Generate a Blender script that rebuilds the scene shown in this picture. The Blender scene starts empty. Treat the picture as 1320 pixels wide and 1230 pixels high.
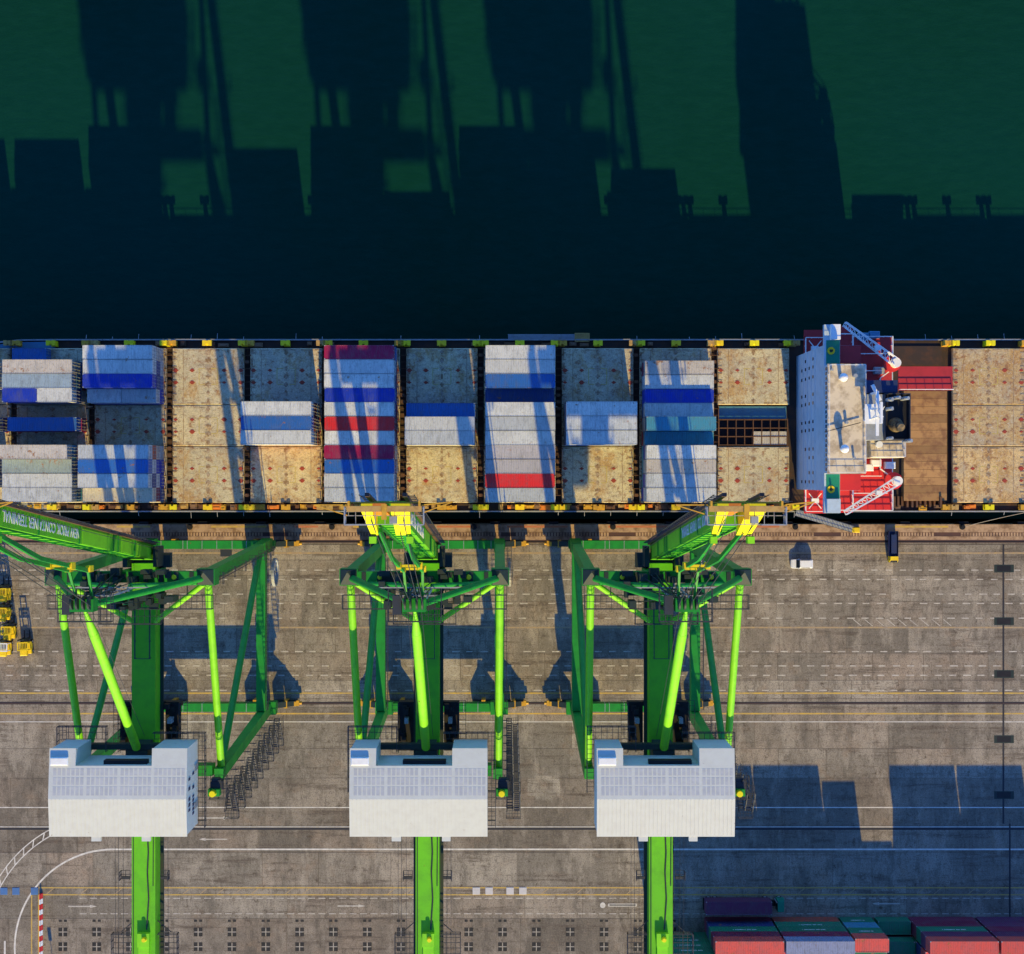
import bpy, math, random
from mathutils import Vector, Matrix, Euler
random.seed(7)
R = math.radians
# ------------------------------------------------------------------ camera, world, sun, exposure
H = 244.0            # camera height above the quay (m)
F = 1676.0           # focal length in photo pixels (photo 1320 x 1230)
CX, CY = 652.0, 615.0
scn = bpy.context.scene
col = scn.collection
cam_d = bpy.data.cameras.new('camera'); cam = bpy.data.objects.new('camera', cam_d); col.objects.link(cam)
cam.location = (0, 0, H); cam.rotation_euler = (0, 0, 0)
cam_d.sensor_width = 36.0; cam_d.lens = 36.0 * F / 1320.0
cam_d.shift_x = (660.0 - CX) / 1320.0
cam_d.clip_start = 1.0; cam_d.clip_end = 20000.0
scn.camera = cam
SUN_EL, SUN_AZ = R(24.3), R(7.0)       # sun stands in the south, a little to the east
w = bpy.data.worlds.new('World'); scn.world = w; w.use_nodes = True
wn = w.node_tree.nodes; wl = w.node_tree.links
bg = wn['Background']; sky = wn.new('ShaderNodeTexSky'); sky.sky_type = 'NISHITA'
sky.sun_disc = False; sky.sun_elevation = SUN_EL; sky.sun_rotation = math.pi - SUN_AZ
sky.air_density = 0.5; sky.dust_density = 0.0; sky.ozone_density = 10.0; sky.altitude = 0.0
wl.new(sky.outputs[0], bg.inputs[0]); bg.inputs[1].default_value = 0.15
sd = bpy.data.lights.new('sun', 'SUN'); sun = bpy.data.objects.new('sun', sd); col.objects.link(sun)
sd.energy = 2.2; sd.angle = R(0.5); sd.color = (1.0, 0.77, 0.25)
dvec = Vector((-math.sin(SUN_AZ)*math.cos(SUN_EL), math.cos(SUN_AZ)*math.cos(SUN_EL), -math.sin(SUN_EL)))
sun.rotation_euler = dvec.to_track_quat('-Z', 'Y').to_euler(); sun.location = (40, -300, 160)
vs = scn.view_settings; vs.view_transform = 'Standard'; vs.look = 'None'; vs.exposure = 1.64; vs.gamma = 1.0; vs.use_curve_mapping = False

def PX(px, z=0.0): return (px - CX) * (H - z) / F
def PY(py, z=0.0): return (CY - py) * (H - z) / F
def P(px, py, z=0.0): return Vector((PX(px, z), PY(py, z), z))

# ------------------------------------------------------------------ mesh builder
class MB:
    def __init__(s): s.v = []; s.f = []; s.sm = []
    def add(s, vs_, fs, smooth=False):
        b = len(s.v); s.v += [tuple(p) for p in vs_]
        for q in fs: s.f.append([b+i for i in q]); s.sm.append(smooth)
        return s
    def box(s, x0, x1, y0, y1, z0, z1):
        return s.add([(x0,y0,z0),(x1,y0,z0),(x1,y1,z0),(x0,y1,z0),(x0,y0,z1),(x1,y0,z1),(x1,y1,z1),(x0,y1,z1)],
              [(0,3,2,1),(4,5,6,7),(0,1,5,4),(1,2,6,5),(2,3,7,6),(3,0,4,7)])
    def hexa(s, bot, top):                     # two quads
        return s.add(list(bot)+list(top), [(3,2,1,0),(4,5,6,7),(0,1,5,4),(1,2,6,5),(2,3,7,6),(3,0,4,7)])
    def bev(s, x0, x1, y0, y1, z0, z1, b=0.1): # box with chamfered top
        bot = [(x0,y0,z0),(x1,y0,z0),(x1,y1,z0),(x0,y1,z0)]
        mid = [(x0,y0,z1-b),(x1,y0,z1-b),(x1,y1,z1-b),(x0,y1,z1-b)]
        top = [(x0+b,y0+b,z1),(x1-b,y0+b,z1),(x1-b,y1-b,z1),(x0+b,y1-b,z1)]
        fs = [(3,2,1,0),(8,9,10,11)]
        for a in (0,4):
            for i in range(4): fs.append((a+i, a+(i+1)%4, a+4+(i+1)%4, a+4+i))
        return s.add(bot+mid+top, fs)
    def beam(s, p, q, w, h, w2=None, h2=None, up=(0,0,1)):
        p, q = Vector(p), Vector(q); d = (q-p).normalized(); u = Vector(up)
        if abs(d.dot(u)) > 0.98: u = Vector((0,1,0))
        x = d.cross(u).normalized(); y = x.cross(d).normalized()
        w2 = w if w2 is None else w2; h2 = h if h2 is None else h2
        f = lambda c, a, b: [c - x*a/2 - y*b/2, c + x*a/2 - y*b/2, c + x*a/2 + y*b/2, c - x*a/2 + y*b/2]
        return s.add(f(p,w,h)+f(q,w2,h2), [(3,2,1,0),(4,5,6,7),(0,1,5,4),(1,2,6,5),(2,3,7,6),(3,0,4,7)])
    def tube(s, p, q, r, r2=None, n=12, cap=True):
        p, q = Vector(p), Vector(q); d = (q-p).normalized(); u = Vector((0,0,1))
        if abs(d.dot(u)) > 0.98: u = Vector((0,1,0))
        x = d.cross(u).normalized(); y = x.cross(d); r2 = r if r2 is None else r2
        vs_ = [c + (x*math.cos(t)+y*math.sin(t))*rr for c, rr in ((p,r),(q,r2)) for t in [2*math.pi*i/n for i in range(n)]]
        s.add(vs_, [(i, (i+1)%n, n+(i+1)%n, n+i) for i in range(n)], True)
        if cap: s.add(vs_, [tuple(range(n-1,-1,-1)), tuple(range(n, 2*n))])
        return s
    def bar(s, p, q, t=0.07): return s.beam(p, q, t, t)
    def ring(s, c, axis, r0, r1, h, n=24):     # flat annulus with thickness
        c = Vector(c); a = Vector(axis).normalized(); u = Vector((0,0,1)) if abs(a.z) < .9 else Vector((1,0,0))
        x = a.cross(u).normalized(); y = a.cross(x); vs_ = []
        for hh in (-h/2, h/2):
            for rr in (r0, r1):
                vs_ += [c + a*hh + (x*math.cos(2*math.pi*i/n)+y*math.sin(2*math.pi*i/n))*rr for i in range(n)]
        fs = []
        for i in range(n):
            j = (i+1) % n
            fs += [(i,j,n+j,n+i), (2*n+j,2*n+i,3*n+i,3*n+j), (n+i,n+j,3*n+j,3*n+i), (j,i,2*n+i,2*n+j)]
        return s.add(vs_, fs)
    def dome(s, c, r, n=12, m=5, full=False):
        c = Vector(c); vs_ = []; lo = -math.pi/2 if full else 0
        for k in range(m+1):
            a = lo + (math.pi/2-lo)*k/m
            vs_ += [c + Vector((r*math.cos(a)*math.cos(2*math.pi*i/n), r*math.cos(a)*math.sin(2*math.pi*i/n), r*math.sin(a))) for i in range(n)]
        return s.add(vs_, [(k*n+i, k*n+(i+1)%n, (k+1)*n+(i+1)%n, (k+1)*n+i) for k in range(m) for i in range(n)], True)
    def prism(s, pts, z0, z1):                 # polygon in xy
        n = len(pts)
        return s.add([(x,y,z0) for x,y in pts]+[(x,y,z1) for x,y in pts],
             [tuple(range(n-1,-1,-1)), tuple(range(n,2*n))] + [(i,(i+1)%n,n+(i+1)%n,n+i) for i in range(n)])
    def rail(s, pts, h=1.1, step=1.6, t=0.07):
        for a, b in zip(pts[:-1], pts[1:]):
            a, b = Vector(a), Vector(b); L = (b-a).length; n = max(1, round(L/step))
            up = Vector((0,0,h))
            s.bar(a+up, b+up, t); s.bar(a+up*.5, b+up*.5, t*.8)
            for i in range(n+1):
                c = a+(b-a)*i/n; s.bar(c, c+up, t)
        return s
    def grid(s, x0, x1, y0, y1, z, st=0.6, t=0.06):
        nx = max(1, round((x1-x0)/st)); ny = max(1, round((y1-y0)/st))
        for i in range(nx+1): x = x0+(x1-x0)*i/nx; s.box(x-t/2, x+t/2, y0, y1, z-.05, z)
        for i in range(ny+1): y = y0+(y1-y0)*i/ny; s.box(x0, x1, y-t/2, y+t/2, z-.06, z-.011)
        return s
    def mesh(s, name):
        m = bpy.data.meshes.new(name); m.from_pydata(s.v, [], s.f)
        m.polygons.foreach_set('use_smooth', s.sm); m.update(); return m
    def build(s, name, mt, parent=None, loc=None):
        o = bpy.data.objects.new(name, s.mesh(name)); col.objects.link(o)
        o.data.materials.append(mt)
        if parent: o.parent = parent
        if loc is not None: o.location = loc
        return o
def B(*a): return MB().box(*a)
def inst(name, me, parent=None, loc=(0,0,0), rz=0.0):
    o = bpy.data.objects.new(name, me); col.objects.link(o); o.location = loc
    if rz: o.rotation_euler = (0,0,rz)
    if parent: o.parent = parent
    return o
def empty(name, loc=(0,0,0), rz=0.0):
    o = bpy.data.objects.new(name, None); col.objects.link(o); o.location = loc; o.rotation_euler = (0,0,rz); o.empty_display_size = .5; return o
def tag(o, label=None, cat=None, group=None, kind=None):
    if label: o['label'] = label
    if cat: o['category'] = cat
    if group: o['group'] = group
    if kind: o['kind'] = kind
    return o
def copy_tree(o, parent=None):
    c = o.copy(); col.objects.link(c); c.parent = parent
    for ch in list(o.children): copy_tree(ch, c)
    return c

# ------------------------------------------------------------------ materials
def nmat(name):
    m = bpy.data.materials.new(name); m.use_nodes = True; nt = m.node_tree
    return m, nt, nt.nodes['Principled BSDF']
def noise(nt, scale, detail=5, rough=.6, stretch=None, obj=False):
    g = nt.nodes.new('ShaderNodeTexCoord') if obj else nt.nodes.new('ShaderNodeNewGeometry')
    out = g.outputs['Object'] if obj else g.outputs['Position']
    n = nt.nodes.new('ShaderNodeTexNoise'); n.inputs['Scale'].default_value = scale; n.inputs['Detail'].default_value = detail; n.inputs['Roughness'].default_value = rough
    if stretch:
        mp = nt.nodes.new('ShaderNodeMapping'); mp.inputs['Scale'].default_value = stretch
        nt.links.new(out, mp.inputs[0]); out = mp.outputs[0]
    nt.links.new(out, n.inputs['Vector']); return n.outputs['Fac']
def ramp(nt, fac, stops):
    r = nt.nodes.new('ShaderNodeValToRGB'); e = r.color_ramp.elements
    while len(e) < len(stops): e.new(.5)
    for i, (p, c) in enumerate(stops):
        e[i].position = p; e[i].color = (c, c, c, 1) if not hasattr(c, '__len__') else (*c, 1)
    nt.links.new(fac, r.inputs[0]); return r.outputs[0]
def mix(nt, fac, a, b, mode='MIX'):
    m = nt.nodes.new('ShaderNodeMix'); m.data_type = 'RGBA'; m.blend_type = mode
    for s_, v in ((m.inputs[0], fac), (m.inputs[6], a), (m.inputs[7], b)):
        if hasattr(v, 'is_output'): nt.links.new(v, s_)
        elif hasattr(v, '__len__'): s_.default_value = (*v[:3], 1)
        else: s_.default_value = v
    return m.outputs[2]
def bump(nt, bs, fac, strength, dist=.02):
    b = nt.nodes.new('ShaderNodeBump'); b.inputs['Strength'].default_value = strength; b.inputs['Distance'].default_value = dist
    nt.links.new(fac, b.inputs['Height']); nt.links.new(b.outputs[0], bs.inputs['Normal'])
M = {}
def paint(name, c, rough=.5, dirt=.35, dcol=(.07,.05,.04), scale=.5, rust=0.0, metal=0.0, vary=0.0, lo=.45, hi=.75):
    m, nt, bs = nmat(name)
    f = ramp(nt, noise(nt, scale, 6, .65), [(lo, 0.0), (hi, dirt)])
    c0 = c
    if vary:
        oi = nt.nodes.new('ShaderNodeObjectInfo')
        c0 = mix(nt, ramp(nt, oi.outputs['Random'], [(0, (1-vary,)*3), (1, (1,1,1))]), (0,0,0), c)
    k = mix(nt, f, c0, dcol)
    if rust:
        fr = ramp(nt, noise(nt, 1.1, 8, .7), [(.66-.12*rust, 0.0), (.74-.1*rust, .9)])
        k = mix(nt, fr, k, (.20,.065,.02))
    nt.links.new(k, bs.inputs['Base Color']); bs.inputs['Roughness'].default_value = rough; bs.inputs['Metallic'].default_value = metal
    bs.inputs['Specular IOR Level'].default_value = .3
    M[name] = m; return m
paint('crane', (.012,.26,.028), .55, .6, (.01,.10,.02), .6, rust=.12)
paint('crane_girder', (.12,.48,.012), .55, .55, (.07,.26,.02), .5, rust=.1)
paint('crane_lime', (.22,.64,.015), .5, .45, (.10,.34,.02), .6, rust=.06)
paint('crane_dark', (.020,.035,.030), .6, .4, (.05,.04,.03), .8)
paint('rail_metal', (.035,.04,.05), .5, .3)
paint('galv', (.30,.32,.34), .5, .4, (.1,.08,.06), 1.0)
paint('yellow', (.85,.60,.015), .5, .35, (.30,.13,.02), .9)
paint('yellow_bright', (.80,.70,.01), .5, .4, (.5,.35,.02), .6)
paint('gold', (.62,.34,.03), .55, .5, (.16,.06,.02), 1.2)
paint('orange', (.70,.22,.03), .55, .4, (.18,.07,.03), 1.0)
paint('house', (.61,.62,.55), .6, .30, (.46,.44,.39), .9, rust=.02, lo=.42, hi=.72)
paint('seam', (.44,.45,.45), .6, .5, (.60,.60,.57), .7, lo=.42, hi=.6)
paint('white', (.78,.78,.76), .5, .25, (.35,.3,.25), .8)
paint('black', (.012,.012,.014), .6, .2)
paint('glass', (.015,.02,.03), .15, .0)
paint('tyre', (.018,.018,.018), .8, .2)
paint('red_deck', (.42,.03,.035), .6, .35, (.14,.02,.02), .7)  # darker red, shade painted in for the decks on the north side
paint('red_paint', (.60,.03,.03), .5, .2, (.2,.03,.03), .8)
paint('green_pad', (.01,.22,.13), .6, .2, (.01,.08,.06), .8)
paint('super', (.46,.56,.62), .5, .5, (.30,.33,.34), .6, rust=.1)
paint('beige_roof', (.66,.55,.39), .65, .7, (.30,.22,.14), .5, lo=.45, hi=.6)
paint('hull', (.012,.018,.045), .6, .4, (.05,.02,.015), .3)
paint('deck', (.045,.030,.024), .75, .6, (.13,.05,.02), .6)
paint('rust_frame', (.11,.055,.030), .75, .6, (.22,.09,.03), 1.0)
paint('timber', (.50,.27,.10), .7, .75, (.20,.09,.04), .6, vary=.45, lo=.46, hi=.6)
paint('hatch_coaming', (.20,.12,.07), .7, .6, (.28,.11,.03), .6)
paint('line_white', (.70,.66,.58), .7, .55, (.24,.21,.19), .9, lo=.4, hi=.7)
paint('line_thin', (.62,.57,.47), .7, .7, (.24,.20,.18), 1.6, lo=.35, hi=.65)
paint('line_yellow', (.62,.40,.06), .7, .6, (.25,.20,.16), 1.0, lo=.35, hi=.68)
paint('line_faint', (.46,.32,.14), .75, .7, (.26,.21,.18), 1.2, lo=.35, hi=.6)
paint('trench', (.028,.028,.034), .7, .3)
paint('rail_steel', (.09,.05,.04), .5, .5, (.15,.07,.04), .8)
paint('cope', (.45,.30,.19), .8, .75, (.16,.09,.05), .6, lo=.45, hi=.62)
paint('cope_red', (.50,.16,.07), .8, .5, (.45,.28,.2), 1.2)
paint('pad_black', (.02,.02,.02), .8, .4, (.12,.10,.09), 1.4)
paint('pit_blue', (.07,.17,.38), .6, .3)
paint('pit_grey', (.55,.52,.50), .7, .3, (.3,.27,.25), 1.5)
paint('rope', (.30,.26,.22), .8, .2)
paint('navy', (.02,.035,.10), .5, .3)
paint('teal_unit', (.06,.20,.33), .5, .3)

def hatch_material(name, base, amount):
    m, nt, bs = nmat(name)
    oi = nt.nodes.new('ShaderNodeObjectInfo')
    c = ramp(nt, oi.outputs['Random'], [(0, tuple(x*.80 for x in base)), (.35, base), (.7, (base[0]*.98, base[1]*.90, base[2]*.74)), (1, tuple(x*1.06 for x in base))])
    c = mix(nt, ramp(nt, noise(nt, .18, 7, .75), [(.46, 0.0), (.60, .55)]), c, (.36,.31,.23))
    c = mix(nt, ramp(nt, noise(nt, .26, 9, .8, (1,.6,1)), [(.55-.06*amount, 0.0), (.66-.06*amount, .75)]), c, (.46,.25,.06))
    c = mix(nt, ramp(nt, noise(nt, .8, 9, .85), [(.56-.04*amount, 0.0), (.63-.04*amount, .85)]), c, (.26,.10,.03))
    c = mix(nt, ramp(nt, noise(nt, 1.5, 9, .8, (.5,1.4,1)), [(.55, 0.0), (.64, .7)]), c, (.12,.075,.045))
    c = mix(nt, ramp(nt, noise(nt, 4.5, 6, .75), [(.50, 0.0), (.64, .65)]), c, (.17,.125,.085))
    c = mix(nt, ramp(nt, noise(nt, 2.2, 5, .7), [(.30, .6), (.44, 0.0)]), c, (.72,.66,.54))
    nt.links.new(c, bs.inputs['Base Color']); bs.inputs['Roughness'].default_value = .75
    bump(nt, bs, noise(nt, 2.0, 6, .7), .3, .03)
    M[name] = m
hatch_material('hatch', (.66,.57,.34), .75)
hatch_material('hatch_rusty', (.68,.49,.22), 1.15)

# container paint: one material per colour, each box a little different
def container_mat(name, c, rust=.25):
    m, nt, bs = nmat('container_'+name)
    oi = nt.nodes.new('ShaderNodeObjectInfo')
    k = mix(nt, ramp(nt, oi.outputs['Random'], [(0, (.78,)*3), (1, (1,1,1))]), (0,0,0), c)
    k = mix(nt, ramp(nt, noise(nt, .5, 6, .7), [(.46, 0.0), (.62, .6)]), k, tuple(.6*x+.05 for x in c))
    k = mix(nt, ramp(nt, noise(nt, 1.0, 7, .7, (2.4,.5,1)), [(.51, 0.0), (.64, .65)]), k, tuple(.38*x+.06 for x in c))
    k = mix(nt, ramp(nt, noise(nt, .55, 8, .75), [(.63-.08*rust, 0.0), (.67-.08*rust, .85)]), k, (.30,.13,.045))
    k = mix(nt, ramp(nt, noise(nt, 3.0, 5, .7), [(.54, 0.0), (.66, .55)]), k, tuple(.35*x+.03 for x in c))
    nt.links.new(k, bs.inputs['Base Color']); bs.inputs['Roughness'].default_value = .5; bs.inputs['Specular IOR Level'].default_value = .25
    M['c_'+name] = m
CCOL = {'white': (.68,.68,.62), 'beige': (.58,.52,.43), 'light grey': (.54,.56,.54), 'grey blue': (.33,.42,.47), 'royal blue': (.015,.045,.42),
 'blue': (.03,.14,.42), 'dark blue': (.02,.06,.22), 'teal blue': (.07,.32,.45), 'crimson': (.40,.012,.07), 'bright red': (.75,.03,.03), 'lilac grey': (.54,.50,.48),
 'rusty red': (.48,.09,.05), 'cream': (.66,.58,.42), 'teal grey': (.30,.38,.38), 'maroon': (.22,.02,.06), 'green': (.015,.22,.11), 'slate': (.26,.29,.42), 'coral red': (.72,.10,.075), 'navy': (.03,.05,.17), 'plum': (.15,.035,.09)}
for k_, c_ in CCOL.items(): container_mat(k_, c_, .6 if k_ in ('beige', 'teal grey', 'cream') else .15)

# concrete slabs: tone by slab, stains by place
def concrete(name, per_slab=True, base=(.335,.29,.225)):
    m, nt, bs = nmat(name)
    c = base
    if per_slab:
        oi = nt.nodes.new('ShaderNodeObjectInfo')
        c = ramp(nt, oi.outputs['Random'], [(0, tuple(x*.58 for x in base)), (.25, tuple(x*.84 for x in base)), (.5, (base[0]*1.02, base[1]*.93, base[2]*.88)), (.75, base), (1, tuple(x*1.28 for x in base))])
    d1, d2, d3 = tuple(x*.60 for x in base), tuple(x*.42 for x in base), (.105,.08,.06)
    c = mix(nt, ramp(nt, noise(nt, .06, 7, .7), [(.44, .0), (.58, .75)]), c, d1)
    c = mix(nt, ramp(nt, noise(nt, .35, 9, .8, (1,.28,1)), [(.49, 0.0), (.60, .8)]), c, d2)
    c = mix(nt, ramp(nt, noise(nt, .35, 9, .8, (.14,1.6,1)), [(.52, 0.0), (.60, .8)]), c, d3)
    c = mix(nt, ramp(nt, noise(nt, .5, 9, .85), [(.555, 0.0), (.63, .9)]), c, (.065,.045,.03))
    c = mix(nt, ramp(nt, noise(nt, .13, 7, .7, (1.7,.7,1)), [(.52, 0.0), (.62, .5)]), c, tuple(x*1.35 for x in base))
    c = mix(nt, ramp(nt, noise(nt, .21, 7, .7), [(.55, 0.0), (.68, .45)]), c, (.28,.19,.12))
    c = mix(nt, ramp(nt, noise(nt, 3.4, 6, .75), [(.30, .25), (.5, 0.0)]), c, (.42,.37,.30))
    c = mix(nt, ramp(nt, noise(nt, 4.5, 4, .7), [(.50, .0), (.62, .6)]), c, (.085,.066,.05))
    c = mix(nt, ramp(nt, noise(nt, 1.4, 8, .8, (1,.4,1)), [(.53, .0), (.63, .6)]), c, (.09,.07,.052))
    c = mix(nt, ramp(nt, noise(nt, 2.1, 6, .8), [(.34, .35), (.44, .0)]), c, tuple(x*1.4 for x in base))
    nt.links.new(c, bs.inputs['Base Color']); bs.inputs['Roughness'].default_value = .85; bs.inputs['Specular IOR Level'].default_value = .2
    bump(nt, bs, noise(nt, 3.0, 6, .7), .35, .02)
    M[name] = m
concrete('slab'); concrete('slab_dark', True, (.275,.232,.178)); concrete('ground', False, (.25,.212,.165))
def water_mat():
    m, nt, bs = nmat('water')
    c = mix(nt, ramp(nt, noise(nt, .012, 3, .5), [(.3, 0.0), (.7, 1.0)]), (.003,.033,.017), (.003,.038,.028))
    c = mix(nt, ramp(nt, noise(nt, .25, 6, .7, (1,2.5,1)), [(.4, 0.0), (.75, .35)]), c, (.006,.052,.036))
    nt.links.new(c, bs.inputs['Base Color']); bs.inputs['Roughness'].default_value = .25; bs.inputs['IOR'].default_value = 1.33
    bs.inputs['Specular IOR Level'].default_value = .02
    bump(nt, bs, noise(nt, .5, 6, .6, (.6,1.4,1)), .25, .4)
    M['water'] = m
water_mat()

# ------------------------------------------------------------------ setting: water, quay
ZW = -3.5
tag(B(-6000, 6000, -8.0, 9000, ZW-1, ZW).build('water', M['water']), kind='structure')
QE = PY(676)                            # quay edge
quay = tag(B(-6000, 6000, -9000, QE, -6, -.03).build('quay', M['ground']), kind='structure')
paint('joint', (.12,.095,.072), .9, .5)
B(-108, 118, PY(1237), PY(701.5), -.032, -.022).build('joint_bed', M['joint'], quay)
# concrete slabs, strip by strip (pixel rows of the joints in the photograph)
ys = [702, 722, 742, 775, 809, 842, 877, 900.5]
ys2 = [911.5, 930, 965, 1003, 1041, 1065, 1099, 1142, 1184, 1236]
def strip(y0, y1, mname, L0, L1):
    a, b = PY(y0), PY(y1); x = -100.0 - random.random()*6
    while x < 104:
        L = random.uniform(L0, L1); g = random.uniform(.012, .05)
        h = .003*random.random()
        B(x+g, x+L-g, b+g, a-g, -.06, -.006+h).build('concrete_slab', M[mname], quay); x += L
for y0, y1 in zip(ys[:-1], ys[1:]): strip(y0, y1, 'slab', 7.5, 17)
for y0, y1 in zip(ys2[:-1], ys2[1:]): strip(y0, y1, 'slab' if random.random() < .35 else 'slab_dark', 7, 16)
XL, XR = -130.0, 130.0
def hline(name, y, wpx, mname, x0=XL, x1=XR, z=.002):
    c = PY(y); h = wpx/6.87/2
    return B(x0, x1, c-h, c+h, z-.003, z).build(name, M[mname], quay)
# cope, fender strip, cable slot and waterside rail
B(XL, XR, PY(686.2), QE, -.2, .10).build('cope', M['cope'], quay)
B(XL, XR, PY(696), PY(691.5), -.2, .015).build('rail_apron', M['cope'], quay)
B(XL, XR, PY(691.5)+.004, PY(686.2)-.004, -.3, -.02).build('cable_channel', M['rail_steel'], quay)
B(XL, XR, PY(699.7), PY(696.2), -.2, -.012).build('rail_groove', M['rail_steel'], quay)
hline('crane_rail', 698.4, 1.0, 'black', z=.02)
g = MB()
x = XL
while x < XR:                                                 # covers over the cable channel, in runs with gaps
    L = random.choice((18, 26, 34)); n = int(L/.55)
    for i in range(n): g.box(x+i*.55, x+i*.55+.36, PY(691.2), PY(686.6), -.02, .02)
    x += L + random.choice((2.2, 4.5))
tag(g.build('channel_cover', M['cope'], quay), kind='stuff')
x = XL
while x < XR:
    L = random.uniform(3, 12)
    if random.random() < .5: B(x, x+L, PY(680.2), PY(677.6), .10, .106).build('cope_paint', M['cope_red'] if random.random() < .6 else M['line_yellow'], quay)
    x += L + random.uniform(2, 9)
fm = MB().box(-.9, .9, 0, .5, -2.6, -.1).mesh('fender'); fm.materials.append(M['tyre'])
x = -112
while x < 112: inst('fender', fm, quay, (x, QE+.002, 0)); x += 11.0
# painted lines
for y, st in ((735,1), (747,1), (766,1), (778,1), (797,1), (840,1), (858.5,1), (870.6,1), (890,.7)):
    d = MB(); x = -103 + random.random()*2
    while x < 104:
        if random.random() > .06: d.box(x, x+1.35*random.uniform(.85,1.1), PY(y)-.10, PY(y)+.10, -.001, .003)
        x += 2.68
    d.build('lane_dashes', M['line_thin'], quay)
for y in (1158, 1178):
    d = MB(); x = -80
    while x < 104: d.box(x, x+1.3, PY(y)-.07, PY(y)+.07, -.001, .003); x += 1.95
    d.build('lane_dashes', M['line_thin'], quay)
hline('edge_line', 713, 2.2, 'line_faint'); hline('edge_line', 809, 2.0, 'line_faint'); hline('edge_line', 893.7, 1.9, 'line_yellow'); hline('edge_line', 920, 1.9, 'line_yellow')
hline('edge_line', 930.6, 1.1, 'line_white'); hline('edge_line', 1041, 1.2, 'line_white'); hline('edge_line', 1066, .9, 'line_white'); hline('edge_line', 1095, 2.0, 'line_white', PX(146), XR)
hline('edge_line', 1144.5, 1.4, 'line_yellow', PX(50), XR); hline('edge_line', 1153.5, 1.4, 'line_yellow', PX(50), XR)
B(XL, XR, PY(911.4), PY(900.6), -.1, -.008).build('rail_bed', M['slab'], quay)
hline('rail_groove', 906.5, 3.2, 'trench', z=.001); hline('crane_rail', 906.6, .8, 'rail_steel', z=.02)
hline('cable_trench', 1068.6, 2.6, 'trench', z=.004)
d = MB()
for i in range(60):                                                     # hatching inside the yellow strip
    x = PX(60+i*22); 
    if random.random() < .5: d.beam((x, PY(1152.6), .001), (x+1.3, PY(1145.4), .001), .14, .003)
d.build('strip_hatching', M['line_faint'], quay)
d = MB()
for i in range(9): d.beam((PX(1100+i*14.5), PY(798.5), .001), (PX(1100+i*14.5)+1.5, PY(807), .001), .12, .003)
d.build('strip_hatching', M['line_thin'], quay)
def arc(name, cx, cy, r, wpx, a0, a1, mname, seg=40):
    m = MB(); pts = []
    for i in range(seg+1):
        a = R(a0+(a1-a0)*i/seg)
        for rr in (r-wpx/2, r+wpx/2): pts.append((PX(cx+rr*math.cos(a)), PY(cy-rr*math.sin(a)), .003))
    m.add(pts, [(2*i, 2*i+1, 2*i+3, 2*i+2) for i in range(seg)]); return m.build(name, M[mname], quay)
arc('turning_line', 146, 1222, 127, 2.2, 90, 185, 'line_white')
arc('turning_line', 146, 1222, 173, 1.3, 118, 180, 'line_white'); arc('turning_line', 146, 1222, 165.5, 1.3, 112, 180, 'line_white')
d = MB()
for i in range(9):
    a = R(121+i*5.5); b = a+R(2.2)
    d.beam((PX(146+166*math.cos(b)), PY(1222-166*math.sin(b)), .001), (PX(146+172.5*math.cos(a)), PY(1222-172.5*math.sin(a)), .001), .2, .003)
d.build('turning_rungs', M['line_white'], quay)
B(PX(5), PX(7.4), PY(1245), PY(1213), 0, .003).build('lane_stub', M['line_white'], quay)
for x in (40, 49): B(PX(x), PX(x+1.5), PY(1245), PY(1154), 0, .003).build('edge_line', M['line_yellow'], quay)
def arrow(x0, x1, y, head):
    m = MB(); t = .11; m.box(PX(min(x0,x1)), PX(max(x0,x1)), PY(y)-t, PY(y)+t, 0, .003)
    hx = PX(x1); s = 1 if x1 > x0 else -1
    m.prism([(hx, PY(y)+.3), (hx+s*1.3, PY(y)), (hx, PY(y)-.3)][::-s], 0.0, .0035); return m.build('lane_arrow', M['line_thin'], quay)
arrow(88, 116, 1168.5, 1); arrow(435, 462, 1168, 1); arrow(1160, 1133, 1165, 1); arrow(293, 265, 1082, 1); arrow(252, 288, 1054.5, 1)
m = MB().tube((PX(777), PY(1167), -.002), (PX(777), PY(1167), .004), .52, n=20); m.build('marker_disc', M['line_white'], quay)
m = MB(); m.box(PX(784), PX(821), PY(1168.6), PY(1165), 0, .003); m.build('marker_bar', M['line_white'], quay)
B(PX(785.5), PX(819.5), PY(1167.6), PY(1166), .001, .0045).build('marker_bar_core', M['pad_black'], quay)
# black corner pads of the storage slots
pm = MB()
for sx in (-1, 1):
    for sy in (-1, 1): pm.box(sx*.47-.36, sx*.47+.36, sy*.47-.36, sy*.47+.36, -.001, .006)
pm = pm.mesh('slot_pad'); pm.materials.append(M['pad_black'])
paint('slot_cross', (.40,.36,.30), .8, .5, (.22,.19,.15), 1.2)
pc = MB().box(-.06,.06,-.7,.7,0,.005).box(-.7,-.065,-.06,.06,0,.005).box(.065,.7,-.06,.06,0,.005).mesh('slot_cross'); pc.materials.append(M['slot_cross'])
xs = [81 + 43.6*i for i in range(19)]
for y in (1201.5, 1220.5, 1245):
    for x in xs: o = inst('slot_pad', pm, quay, (PX(x), PY(y), 0)); inst('slot_cross', pc, o)
ph = MB().box(-.78,-.2,-.22,.22,0,.005).box(.2,.78,-.22,.22,0,.005).mesh('slot_mark'); ph.materials.append(M['pad_black'])
for x in xs: inst('slot_mark', ph, quay, (PX(x), PY(1187), 0))
for x in (5, 20.5, 44.5): MB().bev(PX(x)-.68, PX(x)+.68, PY(1149)-.66, PY(1149)+.66, -.01, .06, .04).build('pit_cover', M['pit_blue'], quay)
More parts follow.
